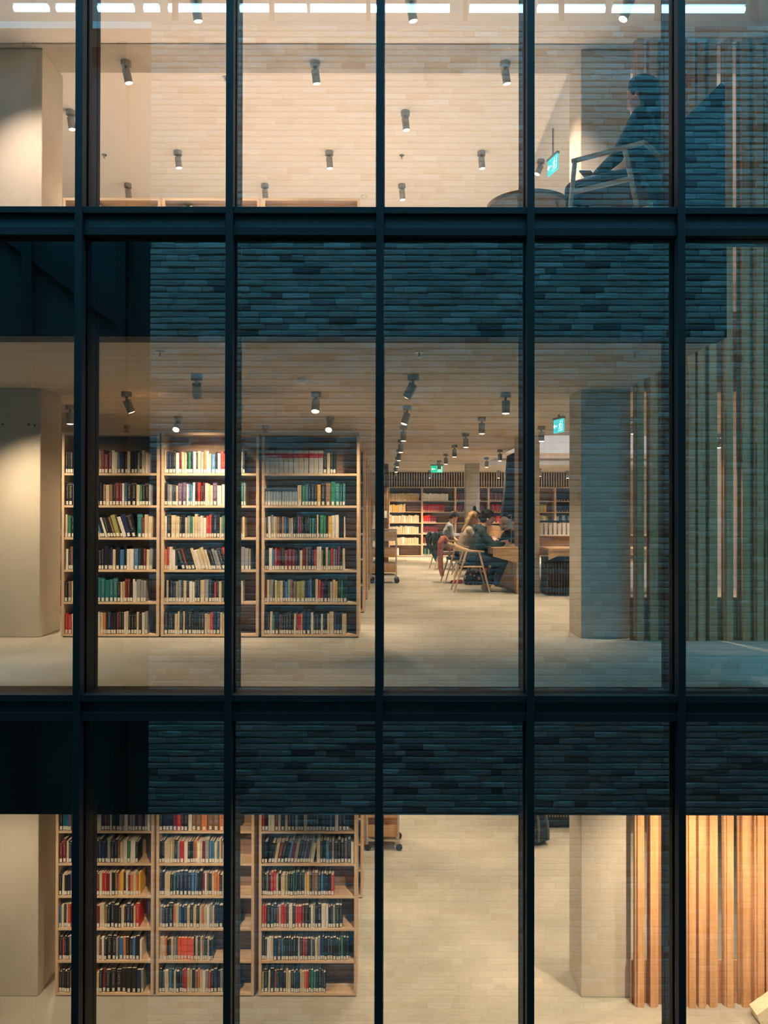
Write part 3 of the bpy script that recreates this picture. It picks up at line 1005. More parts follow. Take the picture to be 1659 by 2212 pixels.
# ------------------------------------------------------------------ slatted wooden screens right
def screen(z0, z1, label, y0=7.60):
    t = thing('slatted_screen', label, 'screen', (2.47, y0, z0))
    H = z1 - z0
    gaps = [(2.47, 2.50), (2.605, 2.635), (3.345, 3.39), (3.505, 3.545), (4.3, 4.34)]
    xs = 2.47
    edges = [g for g in gaps]
    cur = 2.47
    segs = []
    for g0, g1 in gaps:
        if g0 > cur: segs.append((cur, g0))
        cur = g1
    segs.append((cur, 5.6))
    rnd = random.Random(3)
    for s0, s1 in segs:
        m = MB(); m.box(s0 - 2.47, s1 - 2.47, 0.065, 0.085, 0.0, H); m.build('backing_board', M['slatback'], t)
        n = max(1, round((s1 - s0) / 0.12))
        p = (s1 - s0) / n
        for q in range(n):
            a = s0 - 2.47 + q * p
            w = min(0.068, p - 0.012)
            off = (p - w) * (0.15 + 0.7 * (rnd.random()))
            if n == 1: off = (p - w) / 2
            yy = rnd.choice([0, 0, 0.012])
            m = MB(); m.box(a + off, a + off + w, yy, 0.065, 0.0, H)
            m.build('slat', M['slat'], t, bevel=0.003)
            w2 = 0.018
            if p - w > 0.03:
                a2 = a + off + w if off < (p - w) / 2 else a + off - w2
                m = MB(); m.box(a2, a2 + w2, 0.03, 0.065, 0.0, H); m.build('narrow_slat', M['slat'], t)
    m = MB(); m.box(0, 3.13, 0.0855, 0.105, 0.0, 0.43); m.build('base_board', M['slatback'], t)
    return t


screen(LOWF, LOWC, 'warm lit vertical timber slat screen on the lowest storey')
screen(0, TOPC, 'tall dim timber slat screen rising through the middle and upper storeys')

t = thing('stair_stringer', 'cream sloping stair stringer at the lower right corner', 'staircase', (3.58, 7.3, LOWF))
a = MB(); a.prism([(0.04, 0.0), (0.17, 0.0), (0.72, 0.28), (1.4, 0.75), (1.4, 1.1), (0.0, 0.10)], 0, 0.16); a.build('side_plate', M['cream'], t, bevel=0.004)
a = MB()
for k in range(4):
    a.box(0.25 + 0.28 * k, 0.55 + 0.28 * k, -0.8, 0.0, 0.10 + 0.17 * k, 0.14 + 0.17 * k)
t.location.y = 7.35


# dark things behind: hanging sloped stair panel, middle and upper storey
M['navy'] = plain('panel_silhouette_navy', (0.016, 0.022, 0.04), 0.7)  # upstairs, this navy puts the backlit silhouette tone into the colour
a = MB(); a.prism([(2.235, 1.15), (2.55, 1.15), (2.55, 2.50), (2.37, 2.42)], 14.6, 14.9)
tag(a.build('partition', M['navy']), 'dark tapering partition behind the slim pillar', 'partition')
a = MB(); a.prism([(2.30, TOPF), (3.02, TOPF), (3.02, 5.10), (2.98, 5.12), (2.62, 4.76), (2.30, 4.40)], 6.75, 6.95)
tag(a.build('partition', M['navy']), 'large dark sloped partition behind the seated person upstairs', 'partition')

# ------------------------------------------------------------------ reading desk
t = thing('reading_desk', 'long oak reading desk the seated readers work at', 'desk', (1.70, 12.05, 0))
poly = [(0, 0), (0.455, 0), (0.455, 0.84), (1.5, 0.84), (1.5, 6.4), (0, 6.4)]
a = MB(); a.prism(poly, 0.72, 0.745, 'Z'); a.build('desk_top', M['desk'], t, bevel=0.003)
a = MB(); a.prism([(0.0, 0.72), (0.45, 0.72), (0.45, 0.50), (0.38, 0.50), (0.0, 0.60)], 0.0, 0.03); a.build('end_apron', M['desk'], t)
a = MB(); a.box(0.38, 0.41, 0.03, 6.3, 0, 0.72); a.build('modesty_panel', M['desk'], t)
a = MB(); a.box(0.75, 0.79, 1.0, 6.3, 0.745, 1.02); a.build('divider', M['desk'], t)
t = thing('desk_lamp', 'pale desk lamp on the reading desk beside the slim pillar', 'lamp', (2.16, 13.1, 0.745))
a = MB(); a.tube((0, 0, 0), (0, 0, 0.02), 0.07, n=20); a.build('base', M['white'], t)
a = MB(); a.tube((0, 0, 0.02), (0.0, 0, 0.52), 0.008); a.tube((0, 0, 0.52), (-0.06, -0.02, 0.50), 0.008); a.build('stem', M['steel'], t)
M['shade'] = plain('glazed_shade', (0.50, 0.62, 0.58), 0.4)
a = MB(); a.tube((-0.03, 0, 0.42), (-0.05, 0, 0.30), 0.03, 0.085, n=20); a.ball((-0.03, 0, 0.42), 0.03); a.build('lamp_shade', M['shade'], t)

t = thing('study_desk', 'oak desk with dark slatted base right of the slim pillar', 'desk', (2.48, 11.75, 0))
a = MB(); a.box(0.04, 2.6, 0, 0.8, 0.71, 0.745); a.build('desk_top', M['desk'], t, bevel=0.003)
a = MB(); a.prism([(0.04, 0.71), (0.04, 0.56), (0.17, 0.62), (0.17, 0.64), (2.6, 0.64), (2.6, 0.71)], 0.02, 0.05); a.build('apron', M['desk'], t)
a = MB(); a.box(0.02, 0.9, 0.12, 0.5, 0.02, 0.60); a.build('plinth', M['black'], t)
a = MB()
for k in range(20):
    a.box(0.03 + k * 0.044, 0.05 + k * 0.044, 0.09, 0.12, 0.02, 0.52)
a.build('slats', M['darkslat'], t)
a = MB(); a.box(0.06, 2.6, 0.78, 0.81, 0.745, 0.915); a.build('upstand', M['woodback'], t)
a = MB(); a.box(0.06, 2.6, 0.75, 1.05, 0.915, 0.935); a.build('upstand_shelf', M['white'], t)
mag = MB(); mag.prism([(0, 0), (0.25, 0), (0.25, 0.10), (0.06, 0.19), (0, 0.19)], 0, 0.05, 'X'); mag.box(0.004, 0.046, 0.01, 0.24, 0.02, 0.10)
mg = None
for k in range(9):
    o = bpy.data.objects.new('magazine_file', mag.mesh('magazine_file', [M['white']]) if mg is None else mg)
    mg = o.data
    COL.objects.link(o); o.location = (2.56 + 0.075 * k, 12.62, 0.935)
    tag(o, 'white magazine file on the desk shelf right of the slim pillar, %s from left' % ORD[k], 'magazine file', 'magazine files on the desk shelf')
a = MB(); a.box(0, 0.9, 0, 0.04, 0, 0.03); a.box(0.4, 0.44, 0.0, 0.04, -0.20, 0)
tag(a.build('monitor_bar', M['black'], loc=(2.52, 12.95, 1.135)), 'black horizontal bar above the white magazine files', 'monitor bar')
# same furniture one storey below
t = thing('study_desk', 'dark slatted desk base on the lowest storey beside the pillar', 'desk', (2.48, 11.85, LOWF))
a = MB(); a.box(0.0, 2.6, 0, 0.8, 0.71, 0.745); a.build('desk_top', M['desk'], t)
a = MB(); a.box(-0.02, 0.9, 0.12, 0.5, 0.0, 0.6); a.build('plinth', M['black'], t)
a = MB()
for k in range(20):
    a.box(0.0 + k * 0.044, 0.018 + k * 0.044, 0.09, 0.12, 0.18, 0.6)
a.build('slats', M['slatback'], t)


# ------------------------------------------------------------------ chairs
def make_chair(label):
    """faces +X; seat centre at origin"""
    t = thing('armchair', label, 'chair', group='wooden reading chairs')
    for sx in (-1, 1):
        for sy in (-1, 1):
            m = MB(); m.tube((sx * 0.29, sy * 0.27, 0.0), (sx * 0.10 + 0.02, sy * 0.235, 0.66 + (0.0 if sx > 0 else 0.02)), 0.013, 0.019, 10)
            m.build('leg', M['chair'], t)
    # curved back and arm band
    m = MB(); pts = []
    n = 24
    for i in range(n + 1):
        a = PI * (0.5 + i / n)
        u = abs(i / n - 0.5) * 2
        x = 0.02 + 0.27 * math.cos(a); y = 0.25 * math.sin(a)
        hb = 0.035 + 0.10 * (1 - u) ** 1.2
        zb = 0.655 + 0.02 * (1 - u)
        pts.append((x, y, zb, hb, a))
    pts = [(0.20, 0.25, 0.65, 0.03, PI / 2)] + pts + [(0.20, -0.25, 0.65, 0.03, 3 * PI / 2)]
    vs = []
    for x, y, zb, hb, a in pts:
        nx, ny = math.cos(a) * 0.011, math.sin(a) * 0.011
        vs += [(x - nx, y - ny, zb), (x + nx, y + ny, zb), (x + nx * 1.6, y + ny * 1.6, zb + hb), (x - nx * .4, y - ny * .4, zb + hb)]
    fs = []
    for i in range(len(pts) - 1):
        for q in range(4):
            fs.append((i * 4 + q, i * 4 + (q + 1) % 4, (i + 1) * 4 + (q + 1) % 4, (i + 1) * 4 + q))
    fs += [(0, 1, 2, 3), tuple(len(vs) - 4 + q for q in (3, 2, 1, 0))]
    m.add(vs, fs, 0, True); m.build('back_band', M['chair'], t)
    m = MB(); m.prism([(-0.20, -0.20), (0.22, -0.22), (0.22, 0.22), (-0.20, 0.20)], 0.43, 0.47, 'Z'); m.build('seat', M['seat'], t, bevel=0.012)
    for sy in (-1, 1):
        m = MB(); m.tube((-0.19, sy * 0.24, 0.42), (0.20, sy * 0.24, 0.42), 0.013, n=8); m.build('side_rail', M['chair'], t)
    return t


P1 = (1.44, 12.55); P2 = (1.40, 14.2); P3 = (1.36, 17.6); P5 = (1.72, 15.7)
ch0 = make_chair('ash armchair of the reader in the dark hooded top')
ch0.location = (P1[0] - 0.05, P1[1], 0)
ch2 = dup(ch0, (P2[0] - 0.05, P2[1], 0), 0.06, 'ash armchair with a pink coat hung over its back')
ch3 = dup(ch0, (P3[0] - 0.02, P3[1], 0), 0.15, 'ash armchair of the farthest reader, dark jacket hung on it')
dup(ch0, (P5[0] - 0.05, P5[1], 0), 0, 'ash armchair hidden behind the two front readers')
dup(ch0, (3.12, 11.55, 0), math.radians(75), 'empty ash armchair at the slatted desk, beside the right pillar')


# ------------------------------------------------------------------ people
SKIN = plain('skin', (0.55, 0.33, 0.24), 0.55)


def V(*a):
    return Vector(a)


def hand(mb, w, d, up, side):
    """palm, four fingers and thumb from wrist w along d; up = back of the hand normal; side = +1/-1 thumb side"""
    d = d.normalized(); up = (up - d * up.dot(d)).normalized(); s = d.cross(up) * side
    c = w + d * 0.045
    for k in (-1.2, -0.4, 0.4, 1.2):
        mb.tube(w + s * k * 0.012, w + d * 0.085 + s * k * 0.018, 0.013, 0.011, 8)
    for k, L_ in ((-1.5, .058), (-0.5, .072), (0.5, .078), (1.5, .070)):
        p0 = w + d * 0.085 + s * k * 0.0165
        p1 = p0 + d * L_ * .5 - up * 0.006; p2 = p1 + d * L_ * .38 - up * 0.018; 
        mb.chain([p0, p1, p2], [0.0095, 0.0088, 0.0075], n=8)
    p0 = w + d * 0.02 + s * 0.02; p1 = p0 + d * 0.035 + s * 0.028 - up * .006; p2 = p1 + d * 0.032 + s * 0.006 - up * .006
    mb.chain([p0, p1, p2], [0.013, 0.0105, 0.009], n=8)


def person(loc, rz, label, lean=12, head_fwd=0.04, head_pitch=15, hair=None, haircol=(0.05, 0.03, 0.02), top=(0.03, 0.05, 0.06), legs=(0.03, 0.04, 0.06),
           shoes=(0.6, 0.55, 0.45), hands=((0.48, 0.12, 0.79), (0.44, -0.12, 0.79)), elbows=((0.28, 0.24, 0.74), (0.26, -0.24, 0.74)), knees=None, feet=None,
           hat=None, hood=False, scale=1.0, bun=False, skin=None, beard=False, seat=0.53, bighood=False):
    t = thing('person', label, 'person', loc, rz)
    t.scale = (scale,) * 3
    sk = skin or SKIN
    la = math.radians(lean)
    hip = V(0, 0, seat + 0.02)
    def sp(d, x=0, y=0):
        return hip + V(math.sin(la) * d + math.cos(la) * x, y, math.cos(la) * d - math.sin(la) * x)
    waist = sp(0.17, 0.0); chest = sp(0.33, 0.01); shl = sp(0.47, -0.01)
    neck = sp(0.53, head_fwd * 0.3)
    headc = neck + V(head_fwd + 0.02, 0, 0.145)
    hp = Matrix.Rotation(math.radians(head_pitch), 3, 'Y')
    H = lambda x, y, z: headc + hp @ V(x, y, z)
    knees = knees or ((0.43, 0.11, seat + 0.01), (0.42, -0.11, seat + 0.01))
    feet = feet or ((0.40, 0.11, 0.09), (0.36, -0.11, 0.09))
    b = MB()
    # torso
    for y in (-0.07, 0, 0.07):
        b.chain([hip + V(0, y * 1.1, 0), sp(0.17, 0, y), sp(0.33, 0.01, y * 1.2), sp(0.45, 0, y)], [0.105, 0.095, 0.105, 0.07])
    b.chain([sp(0.44, 0, -0.15), sp(0.46, 0, 0), sp(0.44, 0, 0.15)], [0.055, 0.06, 0.055])
    b.chain([sp(0.46), neck, H(-0.02, 0, -0.06)], [0.06, 0.052, 0.052])
    # head
    b.ball(H(-0.015, 0, 0.03), (0.098, 0.077, 0.092), rot=hp)
    b.ball(H(0.035, 0, -0.045), (0.058, 0.052, 0.065), rot=hp)
    b.ball(H(0.065, 0, -0.085), (0.022, 0.025, 0.02), rot=hp)
    b.chain([H(0.078, 0, 0.01), H(0.098, 0, -0.028)], [0.009, 0.013])
    b.ball(H(0.086, 0, -0.055), (0.010, 0.022, 0.006), rot=hp); b.ball(H(0.082, 0, -0.068), (0.010, 0.02, 0.007), rot=hp)
    for s in (-1, 1):
        b.ball(H(-0.005, s * 0.078, -0.01), (0.018, 0.008, 0.03), rot=hp)
        b.ball(H(0.075, s * 0.032, 0.022), (0.012, 0.02, 0.008), rot=hp)
        b.ball(H(0.062, s * 0.035, -0.02), (0.02, 0.018, 0.018), rot=hp)
    # limbs
    for i, s in enumerate((1, -1)):
        sh = sp(0.44, 0, s * 0.175); el = V(*elbows[i]); wr = V(*hands[i])
        b.chain([sh, (sh + el) / 2, el, (el + wr) / 2, wr], [0.052, 0.045, 0.037, 0.036, 0.026])
        hand(b, wr, (wr - el), V(0, 0, 1), s if True else -s)
        kn = V(*knees[i]); an = V(*feet[i])
        b.chain([hip + V(0.02, s * 0.095, 0), (hip + kn) / 2 + V(0, s * 0.05, 0), kn, kn.lerp(an, .35) + V(-.01, 0, 0), an], [0.088, 0.078, 0.056, 0.052, 0.034])
        b.chain([an + V(-0.03, 0, -0.05), an + V(0.07, 0, -0.055), an + V(0.14, 0, -0.06)], [0.028, 0.028, 0.022])
    b.build('body', sk, t, remesh=0.0075)
    # top
    g = MB()
    for y in (-0.075, 0, 0.075):
        g.chain([hip + V(0, y * 1.15, 0.0), sp(0.17, 0, y), sp(0.33, 0.01, y * 1.2), sp(0.45, 0, y)], [0.120, 0.112, 0.120, 0.082])
    g.chain([sp(0.44, 0, -0.16), sp(0.465, 0, 0), sp(0.44, 0, 0.16)], [0.068, 0.072, 0.068])
    for i, s in enumerate((1, -1)):
        sh = sp(0.44, 0, s * 0.175); el = V(*elbows[i]); wr = V(*hands[i])
        g.chain([sh, (sh + el) / 2, el, (el + wr) / 2, el.lerp(wr, .93)], [0.066, 0.058, 0.052, 0.046, 0.037])
    g.chain([sp(0.49, -0.01), neck + V(0, 0, 0.0)], [0.07, 0.06])
    if hood:
        g.chain([sp(0.49, -0.05, -0.05), sp(0.50, -0.07, 0), sp(0.49, -0.05, 0.05)], [0.055, 0.06, 0.055])
    tm = noisy('knit_top', top, tuple(c * 1.35 for c in top), (1, 1, 1), 40, 3, 0.9)
    g.build('top', tm, t, remesh=0.011)
    # trousers
    g = MB()
    for i, s in enumerate((1, -1)):
        kn = V(*knees[i]); an = V(*feet[i])
        g.chain([hip + V(0.0, s * 0.085, -0.01), (hip + kn) / 2 + V(0, s * 0.05, 0), kn, kn.lerp(an, .35), kn.lerp(an, .9)], [0.112, 0.094, 0.070, 0.062, 0.046])
    g.chain([hip + V(-.02, -0.09, 0), hip + V(-.02, 0.09, 0)], [0.108, 0.108])
    g.build('trousers', noisy('trouser_cloth', legs, tuple(c * 1.5 for c in legs), (1, 1, 1), 30, 3, 0.9), t, remesh=0.011)
    for i in range(2):
        an = V(*feet[i]); m = MB()
        z = an.z - 0.06
        m.chain([an + V(-0.035, 0, -0.035), an + V(0.05, 0, -0.035), an + V(0.14, 0, -0.055), an + V(0.19, 0, -0.06)], [0.045, 0.045, 0.038, 0.028])
        m.chain([an + V(-0.02, 0, 0.0), an + V(-0.02, 0, -0.02)], [0.042, 0.045])
        m.build('shoe', plain('shoe_leather', shoes, 0.6), t, remesh=0.009)
    # hair
    hm = noisy('hair', haircol, tuple(min(1, c * 1.8) for c in haircol), (30, 30, 4), 3, 3, 0.6)
    h = MB()
    if hair != 'bald':
        h.ball(H(-0.03, 0, 0.045), (0.100, 0.088, 0.092), rot=hp)
        h.ball(H(-0.055, 0, -0.01), (0.062, 0.08, 0.075), rot=hp)
        for s in (-1, 1):
            h.ball(H(0.0, s * 0.068, 0.03), (0.035, 0.022, 0.04), rot=hp)
        if hair == 'fringe' or hair == 'short':
            h.ball(H(0.055, 0, 0.075), (0.042, 0.062, 0.03), rot=hp)
        if hair == 'fluffy':
            for q in range(14):
                a = q * 2.4
                h.ball(H(-0.02 + 0.07 * math.cos(a), 0.06 * math.sin(a), 0.085 + 0.02 * math.sin(q * 1.7)), 0.045)
            h.ball(H(-0.10, 0, 0.0), 0.055)
        if hair == 'long':
            for y in (-0.06, -0.02, 0.02, 0.06):
                h.chain([H(-0.06, y, 0.05), H(-0.095, y * 1.1, -0.06), H(-0.10, y * 1.1, -0.15), sp(0.40, -0.10, y)], [0.05, 0.042, 0.036, 0.02])
        if bun:
            h.chain([H(-0.05, 0, 0.12), H(-0.06, 0, 0.19)], [0.035, 0.04])
        h.build('hair', hm, t, remesh=0.009)
    else:
        h.chain([H(-0.06, -0.07, -0.01), H(-0.10, 0, -0.01), H(-0.06, 0.07, -0.01)], [0.02, 0.022, 0.02]); h.build('hair', hm, t, remesh=0.008)
    if bighood:
        m = MB()
        m.ball(H(-0.045, 0, 0.055), (0.105, 0.100, 0.105), rot=hp); m.ball(H(-0.03, 0, 0.115), (0.07, 0.07, 0.05), rot=hp)
        m.chain([H(-0.075, 0, 0.03), H(-0.085, 0, -0.06), neck + V(-0.05, 0, 0.02), sp(0.46, -0.03)], [0.095, 0.092, 0.095, 0.10])
        m.build('hood', tm, t, remesh=0.010)
    if beard:
        m = MB(); m.ball(H(0.05, 0, -0.085), (0.045, 0.05, 0.04), rot=hp); m.build('beard', hm, t, remesh=0.008)
    if hat:
        m = MB()
        m.ball(H(-0.02, 0, 0.085), (0.105, 0.092, 0.075), rot=hp)
        m.ball(H(-0.065, 0, 0.045), (0.06, 0.085, 0.07), rot=hp)
        m.ball(H(0.09, 0, 0.065), (0.055, 0.07, 0.012), rot=hp)
        m.build('cap', plain('cap_cloth', hat, 0.9), t, remesh=0.008)
    return t


person((P1[0], P1[1], 0), 0, 'person in dark cap and dark top, typing at the near end of the desk', lean=17, head_fwd=0.05, head_pitch=12, hair='fluffy', haircol=(0.012, 0.010, 0.010),
       top=(0.022, 0.040, 0.048), legs=(0.020, 0.030, 0.050), shoes=(0.60, 0.55, 0.44), hat=(0.012, 0.012, 0.014), hood=True,
       hands=((0.47, 0.13, 0.80), (0.49, -0.15, 0.795)), elbows=((0.30, 0.24, 0.76), (0.31, -0.25, 0.77)), knees=((0.44, 0.10, 0.53), (0.49, -0.12, 0.50)), feet=((0.22, 0.12, 0.09), (0.34, -0.10, 0.09)))
person((P2[0], P2[1], 0), 0.06, 'person with long blonde hair and light grey sweater, second at the desk', lean=18, head_fwd=0.05, head_pitch=14, hair='long', haircol=(0.26, 0.17, 0.08),
       top=(0.34, 0.30, 0.24), legs=(0.02, 0.02, 0.025), shoes=(0.03, 0.03, 0.03))
person((P3[0], P3[1], 0), 0.1, 'person with short brown hair and grey shirt, farthest at the desk, head bowed', lean=14, head_fwd=0.05, head_pitch=34, hair='short', haircol=(0.05, 0.025, 0.014),
       top=(0.30, 0.31, 0.34), legs=(0.02, 0.022, 0.03), shoes=(0.03, 0.03, 0.03), hands=((0.36, 0.10, 0.80), (0.34, -0.12, 0.80)), elbows=((0.14, 0.24, 0.78), (0.14, -0.24, 0.77)))
person((P5[0], P5[1], 0), 0, 'person with dark hair in a high bun, mostly hidden behind the blonde reader', lean=10, head_fwd=0.03, head_pitch=5, hair='short', bun=True, haircol=(0.012, 0.010, 0.010),
       top=(0.05, 0.05, 0.06), legs=(0.02, 0.02, 0.03))
person((2.52, 14.25, -0.04), math.radians(200), 'person in black jacket leaning on the far side of the desk', lean=30, head_fwd=0.05, head_pitch=18, hair='bald', haircol=(0.12, 0.11, 0.10), beard=True,
       top=(0.012, 0.014, 0.020), legs=(0.015, 0.015, 0.02), shoes=(0.02, 0.02, 0.02), hands=((0.42, 0.30, 0.83), (0.40, -0.15, 0.83)), elbows=((0.25, 0.34, 0.83), (0.24, -0.28, 0.82)), scale=1.0)

# keyboard-size notebook in front of the first reader
a = MB(); a.box(0, 0.16, 0, 0.22, 0, 0.012); a.box(0.005, 0.155, 0.005, 0.215, 0.012, 0.016)
tag(a.build('notebook', M['white'], loc=(1.96, 12.42, 0.747)), 'white notebook under the hands of the nearest reader', 'notebook')


# draped coats
def drape(name, label, loc, rz, col, pts, wid, cat):
    """a garment folded over a chair back: a thick wavy strip hanging on both sides"""
    m = MB()
    for j in range(7):
        y = (j - 3) / 3 * wid
        q = []
        for i, (x, z, s) in enumerate(pts):
            q.append(V(x + 0.018 * math.sin(j * 1.9 + i * .6), y * s, z + 0.02 * math.cos(j * 2.3) * (i > 1)))
        m.chain(q, [0.024] + [0.03] * (len(q) - 2) + [0.02], n=8)
    o = m.build(name, noisy('coat_cloth', col, tuple(c * 1.4 for c in col), (1, 1, 1), 20, 3, 0.9), remesh=0.011)
    o.location = loc; o.rotation_euler = (0, 0, rz)
    tag(o, label, cat)
    return o


drape('coat', 'pink coat hanging over the back of the blonde reader\'s chair', (P2[0] - 0.05, P2[1], 0), 0.06, (0.50, 0.20, 0.15),
      [(-0.18, 0.60, .8), (-0.225, 0.78, .8), (-0.28, 0.83, .85), (-0.335, 0.74, .9), (-0.345, 0.5, 1), (-0.33, 0.3, .9), (-0.30, 0.14, .55)], 0.15, 'coat')
drape('jacket', 'dark green-grey jacket hanging on the farthest reader\'s chair', (P3[0] - 0.02, P3[1], 0), 0.15 + 0.5, (0.035, 0.050, 0.052),
      [(-0.17, 0.60, .8), (-0.22, 0.78, 1), (-0.28, 0.84, 1.1), (-0.34, 0.72, 1.3), (-0.33, 0.55, 1.1), (-0.27, 0.36, .6), (-0.22, 0.22, .2)], 0.19, 'jacket')


# bags
def handbag(loc, label):
    t = thing('handbag', label, 'handbag', loc, 0.1)
    m = MB(); m.prism([(-0.18, 0), (0.18, 0), (0.20, 0.10), (0.15, 0.26), (-0.14, 0.26), (-0.19, 0.10)], -0.08, 0.08)
    m.build('bag_body', M['flor'], t, bevel=0.03)
    m = MB()
    for y in (-0.05, 0.05):
        pts = [V(-0.10 + 0.2 * i / 8, y, 0.25 + 0.12 * math.sin(PI * i / 8)) for i in range(9)]
        m.chain(pts, [0.009] * 9, n=8)
    m.build('handle', M['black'], t)
    m = MB(); m.box(-0.13, 0.13, -0.012, 0.012, 0.255, 0.268); m.build('zip', M['steel'], t)


def floral():
    m, nt, b = new_mat('dark_floral_print')
    N, L = nt.nodes, nt.links
    vo = N.new('ShaderNodeTexVoronoi'); vo.inputs['Scale'].default_value = 16
    tc = N.new('ShaderNodeTexCoord'); L.new(tc.outputs['Object'], vo.inputs['Vector'])
    rp = N.new('ShaderNodeValToRGB'); rp.color_ramp.interpolation = 'CONSTANT'
    rp.color_ramp.elements[0].color = (0.65, 0.42, 0.34, 1); rp.color_ramp.elements[1].position = 0.32; rp.color_ramp.elements[1].color = (0.015, 0.013, 0.016, 1)
    L.new(vo.outputs['Distance'], rp.inputs[0]); L.new(rp.outputs[0], b.inputs['Base Color'])
    return m


M['flor'] = floral()
handbag((1.60, 13.75, 0), 'dark floral handbag on the floor under the front readers\' chairs')
M['redc'] = plain('red_cloth', (0.60, 0.05, 0.04), 0.8)
M['bagblk'] = noisy('black_nylon', (0.010, 0.012, 0.012), (0.03, 0.033, 0.035), (1, 1, 1), 15, 4, 0.7)
M['bagstrap'] = plain('strap_grey', (0.10, 0.11, 0.11), 0.7)


def backpack(loc, rz, label, mat, strapm, s=1.0):
    t = thing('backpack', label, 'backpack', loc, rz); t.scale = (s,) * 3
    m = MB()
    m.chain([V(-0.10, 0, 0.09), V(0.10, 0, 0.09)], [0.09, 0.09]); m.chain([V(-0.11, 0, 0.22), V(0.11, 0, 0.22)], [0.10, 0.10]); m.chain([V(-0.06, 0, 0.38), V(0.06, 0, 0.38)], [0.09, 0.09])
    m.build('pack_body', mat, t, remesh=0.012)
    m = MB(); m.box(-0.12, 0.12, -0.15, -0.09, 0.05, 0.24); m.build('front_pocket', mat, t, bevel=0.025)
    for x in (-0.07, 0.07):
        m = MB(); m.chain([V(x, -0.09, 0.44), V(x, -0.135, 0.36), V(x * 1.1, -0.158, 0.22), V(x * 1.2, -0.155, 0.08)], [0.016] * 4, n=8); m.build('strap', strapm, t)
    m = MB(); m.chain([V(-0.03, 0, 0.46), V(-0.02, 0, 0.50), V(0.02, 0, 0.50), V(0.03, 0, 0.46)], [0.01] * 4, n=8); m.build('grab_loop', strapm, t)


backpack((1.87, 13.9, 0), 0.2, 'red and black backpack on the floor behind the floral handbag', M['redc'], M['black'], 0.62)
backpack((2.26, 11.45, LOWF), 0.5, 'black backpack with grey straps against the desk base, lowest storey', M['bagblk'], M['bagstrap'], 1.12)
t = thing('duffel_bag', 'black bag on the floor at the top edge of the lowest storey view', 'bag', (1.52, 12.75, LOWF), 0.1)
m = MB(); m.chain([V(-0.20, 0, 0.13), V(0, 0, 0.15), V(0.20, 0, 0.13)], [0.12, 0.14, 0.12]); m.build('bag_body', M['bagblk'], t, remesh=0.012)
m = MB(); m.chain([V(-0.12, -0.10, 0.22), V(-0.08, -0.12, 0.33), V(0.08, -0.12, 0.33), V(0.12, -0.10, 0.22)], [0.012] * 4, n=8); m.build('handle', M['bagstrap'], t)
t = thing('shoe', 'small red shoe on the floor left of the front chair', 'shoe', (1.29, 14.0, 0), 2.8)
m = MB(); m.chain([V(-0.09, 0, 0.04), V(0, 0, 0.035), V(0.08, 0, 0.028)], [0.038, 0.034, 0.026]); m.build('upper', M['redc'], t, remesh=0.009)
m = MB(); m.box(-0.12, 0.11, -0.035, 0.035, 0, 0.012); m.build('sole', M['redc'], t)


# ------------------------------------------------------------------ book trolleys
def trolley(loc, label):
    t = thing('book_trolley', label, 'trolley', loc, 0, 'book trolleys')
    w, d = 0.46, 0.40
    for x in (0, w):
        for y in (0, d):
            m = MB(); m.box(x - 0.013, x + 0.013, y - 0.013, y + 0.013, 0.13, 0.98); m.build('post', M['lampwhite'], t)
            c = MB(); c.box(-0.02, 0.02, -0.012, 0.012, 0.065, 0.13); co = c.build('caster', M['steel'], t, loc=(x, y, 0))
            k = MB(); k.tube((0.01, -0.014, 0.048), (0.01, 0.014, 0.048), 0.048, n=20); k.build('wheel', M['rubber'], co)
    m = MB(); m.box(0, w, 0, d, 0.13, 0.155); m.build('bottom_shelf', M['lampwhite'], t)
    for z in (0.20, 0.48, 0.78):
        m = MB()
        m.box(0.013, w - 0.013, 0.0, 0.014, z, z + 0.17); m.box(0.013, w - 0.013, d - 0.014, d, z, z + 0.17)
        m.box(0.013, w - 0.013, 0.014, d - 0.014, z, z + 0.014)
        m.build('tray', M['tray'] if z < .7 else M['wood'], t)
    m = MB()
    for y in (0, d):
        m.tube((0, y, 0.98), (w, y, 0.98), 0.014)
    for x in (0, w):
        m.tube((x, 0, 0.98), (x, d, 0.98), 0.014)
    m.build('handrail', M['lampwhite'], t)


trolley((-0.27, 13.95, 0), 'wooden book trolley beside the aisle on the middle storey')
trolley((-0.27, 11.15, LOWF), 'wooden book trolley beside the aisle on the lowest storey')

# ------------------------------------------------------------------ upstairs: lounge chair, reader, round table
M['paleframe'] = plain('pale_lacquered_frame', (0.62, 0.62, 0.57), 0.45)
M['brownframe'] = plain('oak_back_frame', (0.34, 0.27, 0.20), 0.5)
ux, uy = Vector((1.47, 6.02)), Vector((1.93, 5.72))
axis = (ux - uy).normalized()      # facing direction (left and away from the glass)
ang = math.atan2(axis.y, axis.x)
t = thing('lounge_chair', 'pale framed lounge chair seen from below on the upper storey', 'chair', (1.82, 6.02, TOPF), ang)
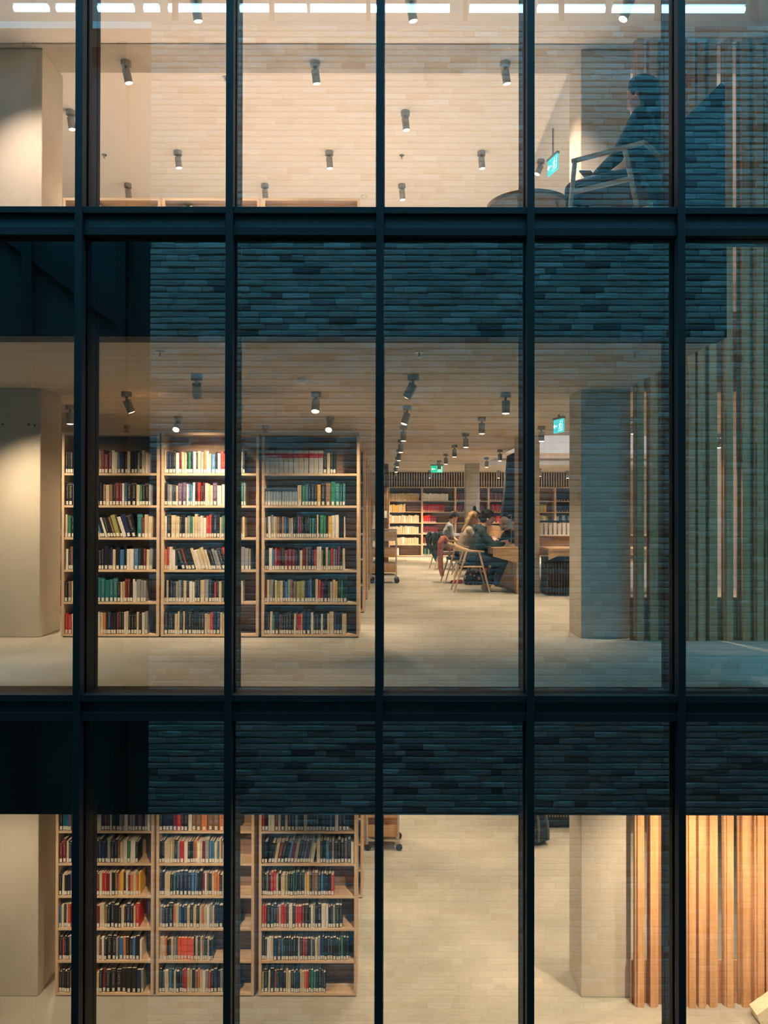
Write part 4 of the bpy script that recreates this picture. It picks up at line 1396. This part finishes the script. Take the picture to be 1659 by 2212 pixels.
# local: +X forward, +Y ... chair half width 0.27
for s in (-1, 1):
    m = MB()
    y = s * 0.28
    fr = [(0.28, 0.0), (0.24, 0.64), (-0.28, 0.67)]
    m.box(-0.30, 0.26, y - 0.016, y + 0.016, 0.635, 0.665); m.build('armrest', M['paleframe'], t, bevel=0.004)
    m = MB(); m.tube((0.30, y, 0), (0.235, y, 0.65), 0.018, 0.02, 8); m.build('leg', M['paleframe'], t)
    m = MB(); m.tube((-0.28, y, 0), (-0.15, y, 0.65), 0.018, 0.02, 8); m.build('leg', M['paleframe'], t)
    m = MB(); m.box(-0.21, 0.27, y - 0.014, y + 0.014, 0.39, 0.42); m.build('side_rail', M['paleframe'], t)
m = MB(); m.tube((-0.30, -0.28, 0.65), (-0.42, -0.22, 0.50), 0.016, n=8); m.tube((-0.30, 0.28, 0.65), (-0.42, 0.22, 0.50), 0.016, n=8); m.tube((-0.42, -0.22, 0.50), (-0.42, 0.22, 0.50), 0.016, n=8); m.build('back_frame', M['brownframe'], t)
m = MB(); m.box(-0.25, 0.24, -0.26, 0.26, 0.40, 0.47); m.build('seat', M['navy'], t, bevel=0.02)
person((2.08, 6.12, TOPF), ang, 'person in hooded top in silhouette-dark colours, sitting in the lounge chair upstairs', lean=-2, head_fwd=0.03, head_pitch=20, hair='plain', haircol=(0.012, 0.02, 0.035),  # clothes and hair carry the backlit silhouette's blue-dark in their colours
       top=(0.015, 0.026, 0.045), legs=(0.016, 0.026, 0.042), shoes=(0.02, 0.02, 0.02), hood=True, scale=1.04, bighood=True,
       hands=((0.36, 0.07, 0.66), (0.36, -0.07, 0.66)), elbows=((0.14, 0.25, 0.68), (0.14, -0.25, 0.68)), knees=((0.52, 0.13, 0.56), (0.50, -0.12, 0.56)), feet=((0.50, 0.12, 0.09), (0.46, -0.12, 0.09)))
m = MB(); m.box(-0.08, 0.08, -0.006, 0.006, -0.05, 0.05)
o = m.build('telephone', M['black'], loc=(2.08 + axis.x * 0.46, 6.12 + axis.y * 0.46, TOPF + 0.745)); o.rotation_euler = (math.radians(75), 0, ang + PI / 2)
tag(o, 'small dark handheld screen held over the upstairs reader\'s knees', 'phone')
M['tabletop'] = noisy('walnut_table', (0.10, 0.085, 0.07), (0.14, 0.12, 0.10), (4, 1, 1), 3, 4, 0.5)
t = thing('side_table', 'round low table with pale legs upstairs, in front of the seated person', 'table', (1.20, 6.45, TOPF))
m = MB(); m.tube((0, 0, 0.485), (0, 0, 0.51), 0.335, n=48); m.build('tabletop', M['tabletop'], t)
m = MB(); m.tube((0, 0, 0.478), (0, 0, 0.514), 0.345, n=48, caps=False); m.build('rim', M['brownframe'], t)
for k in range(4):
    a = PI / 4 + k * PI / 2 + .3
    m = MB(); m.tube((0.27 * math.cos(a), 0.27 * math.sin(a), 0), (0.25 * math.cos(a), 0.25 * math.sin(a), 0.487), 0.014, n=10); m.build('leg', M['paleframe'], t)
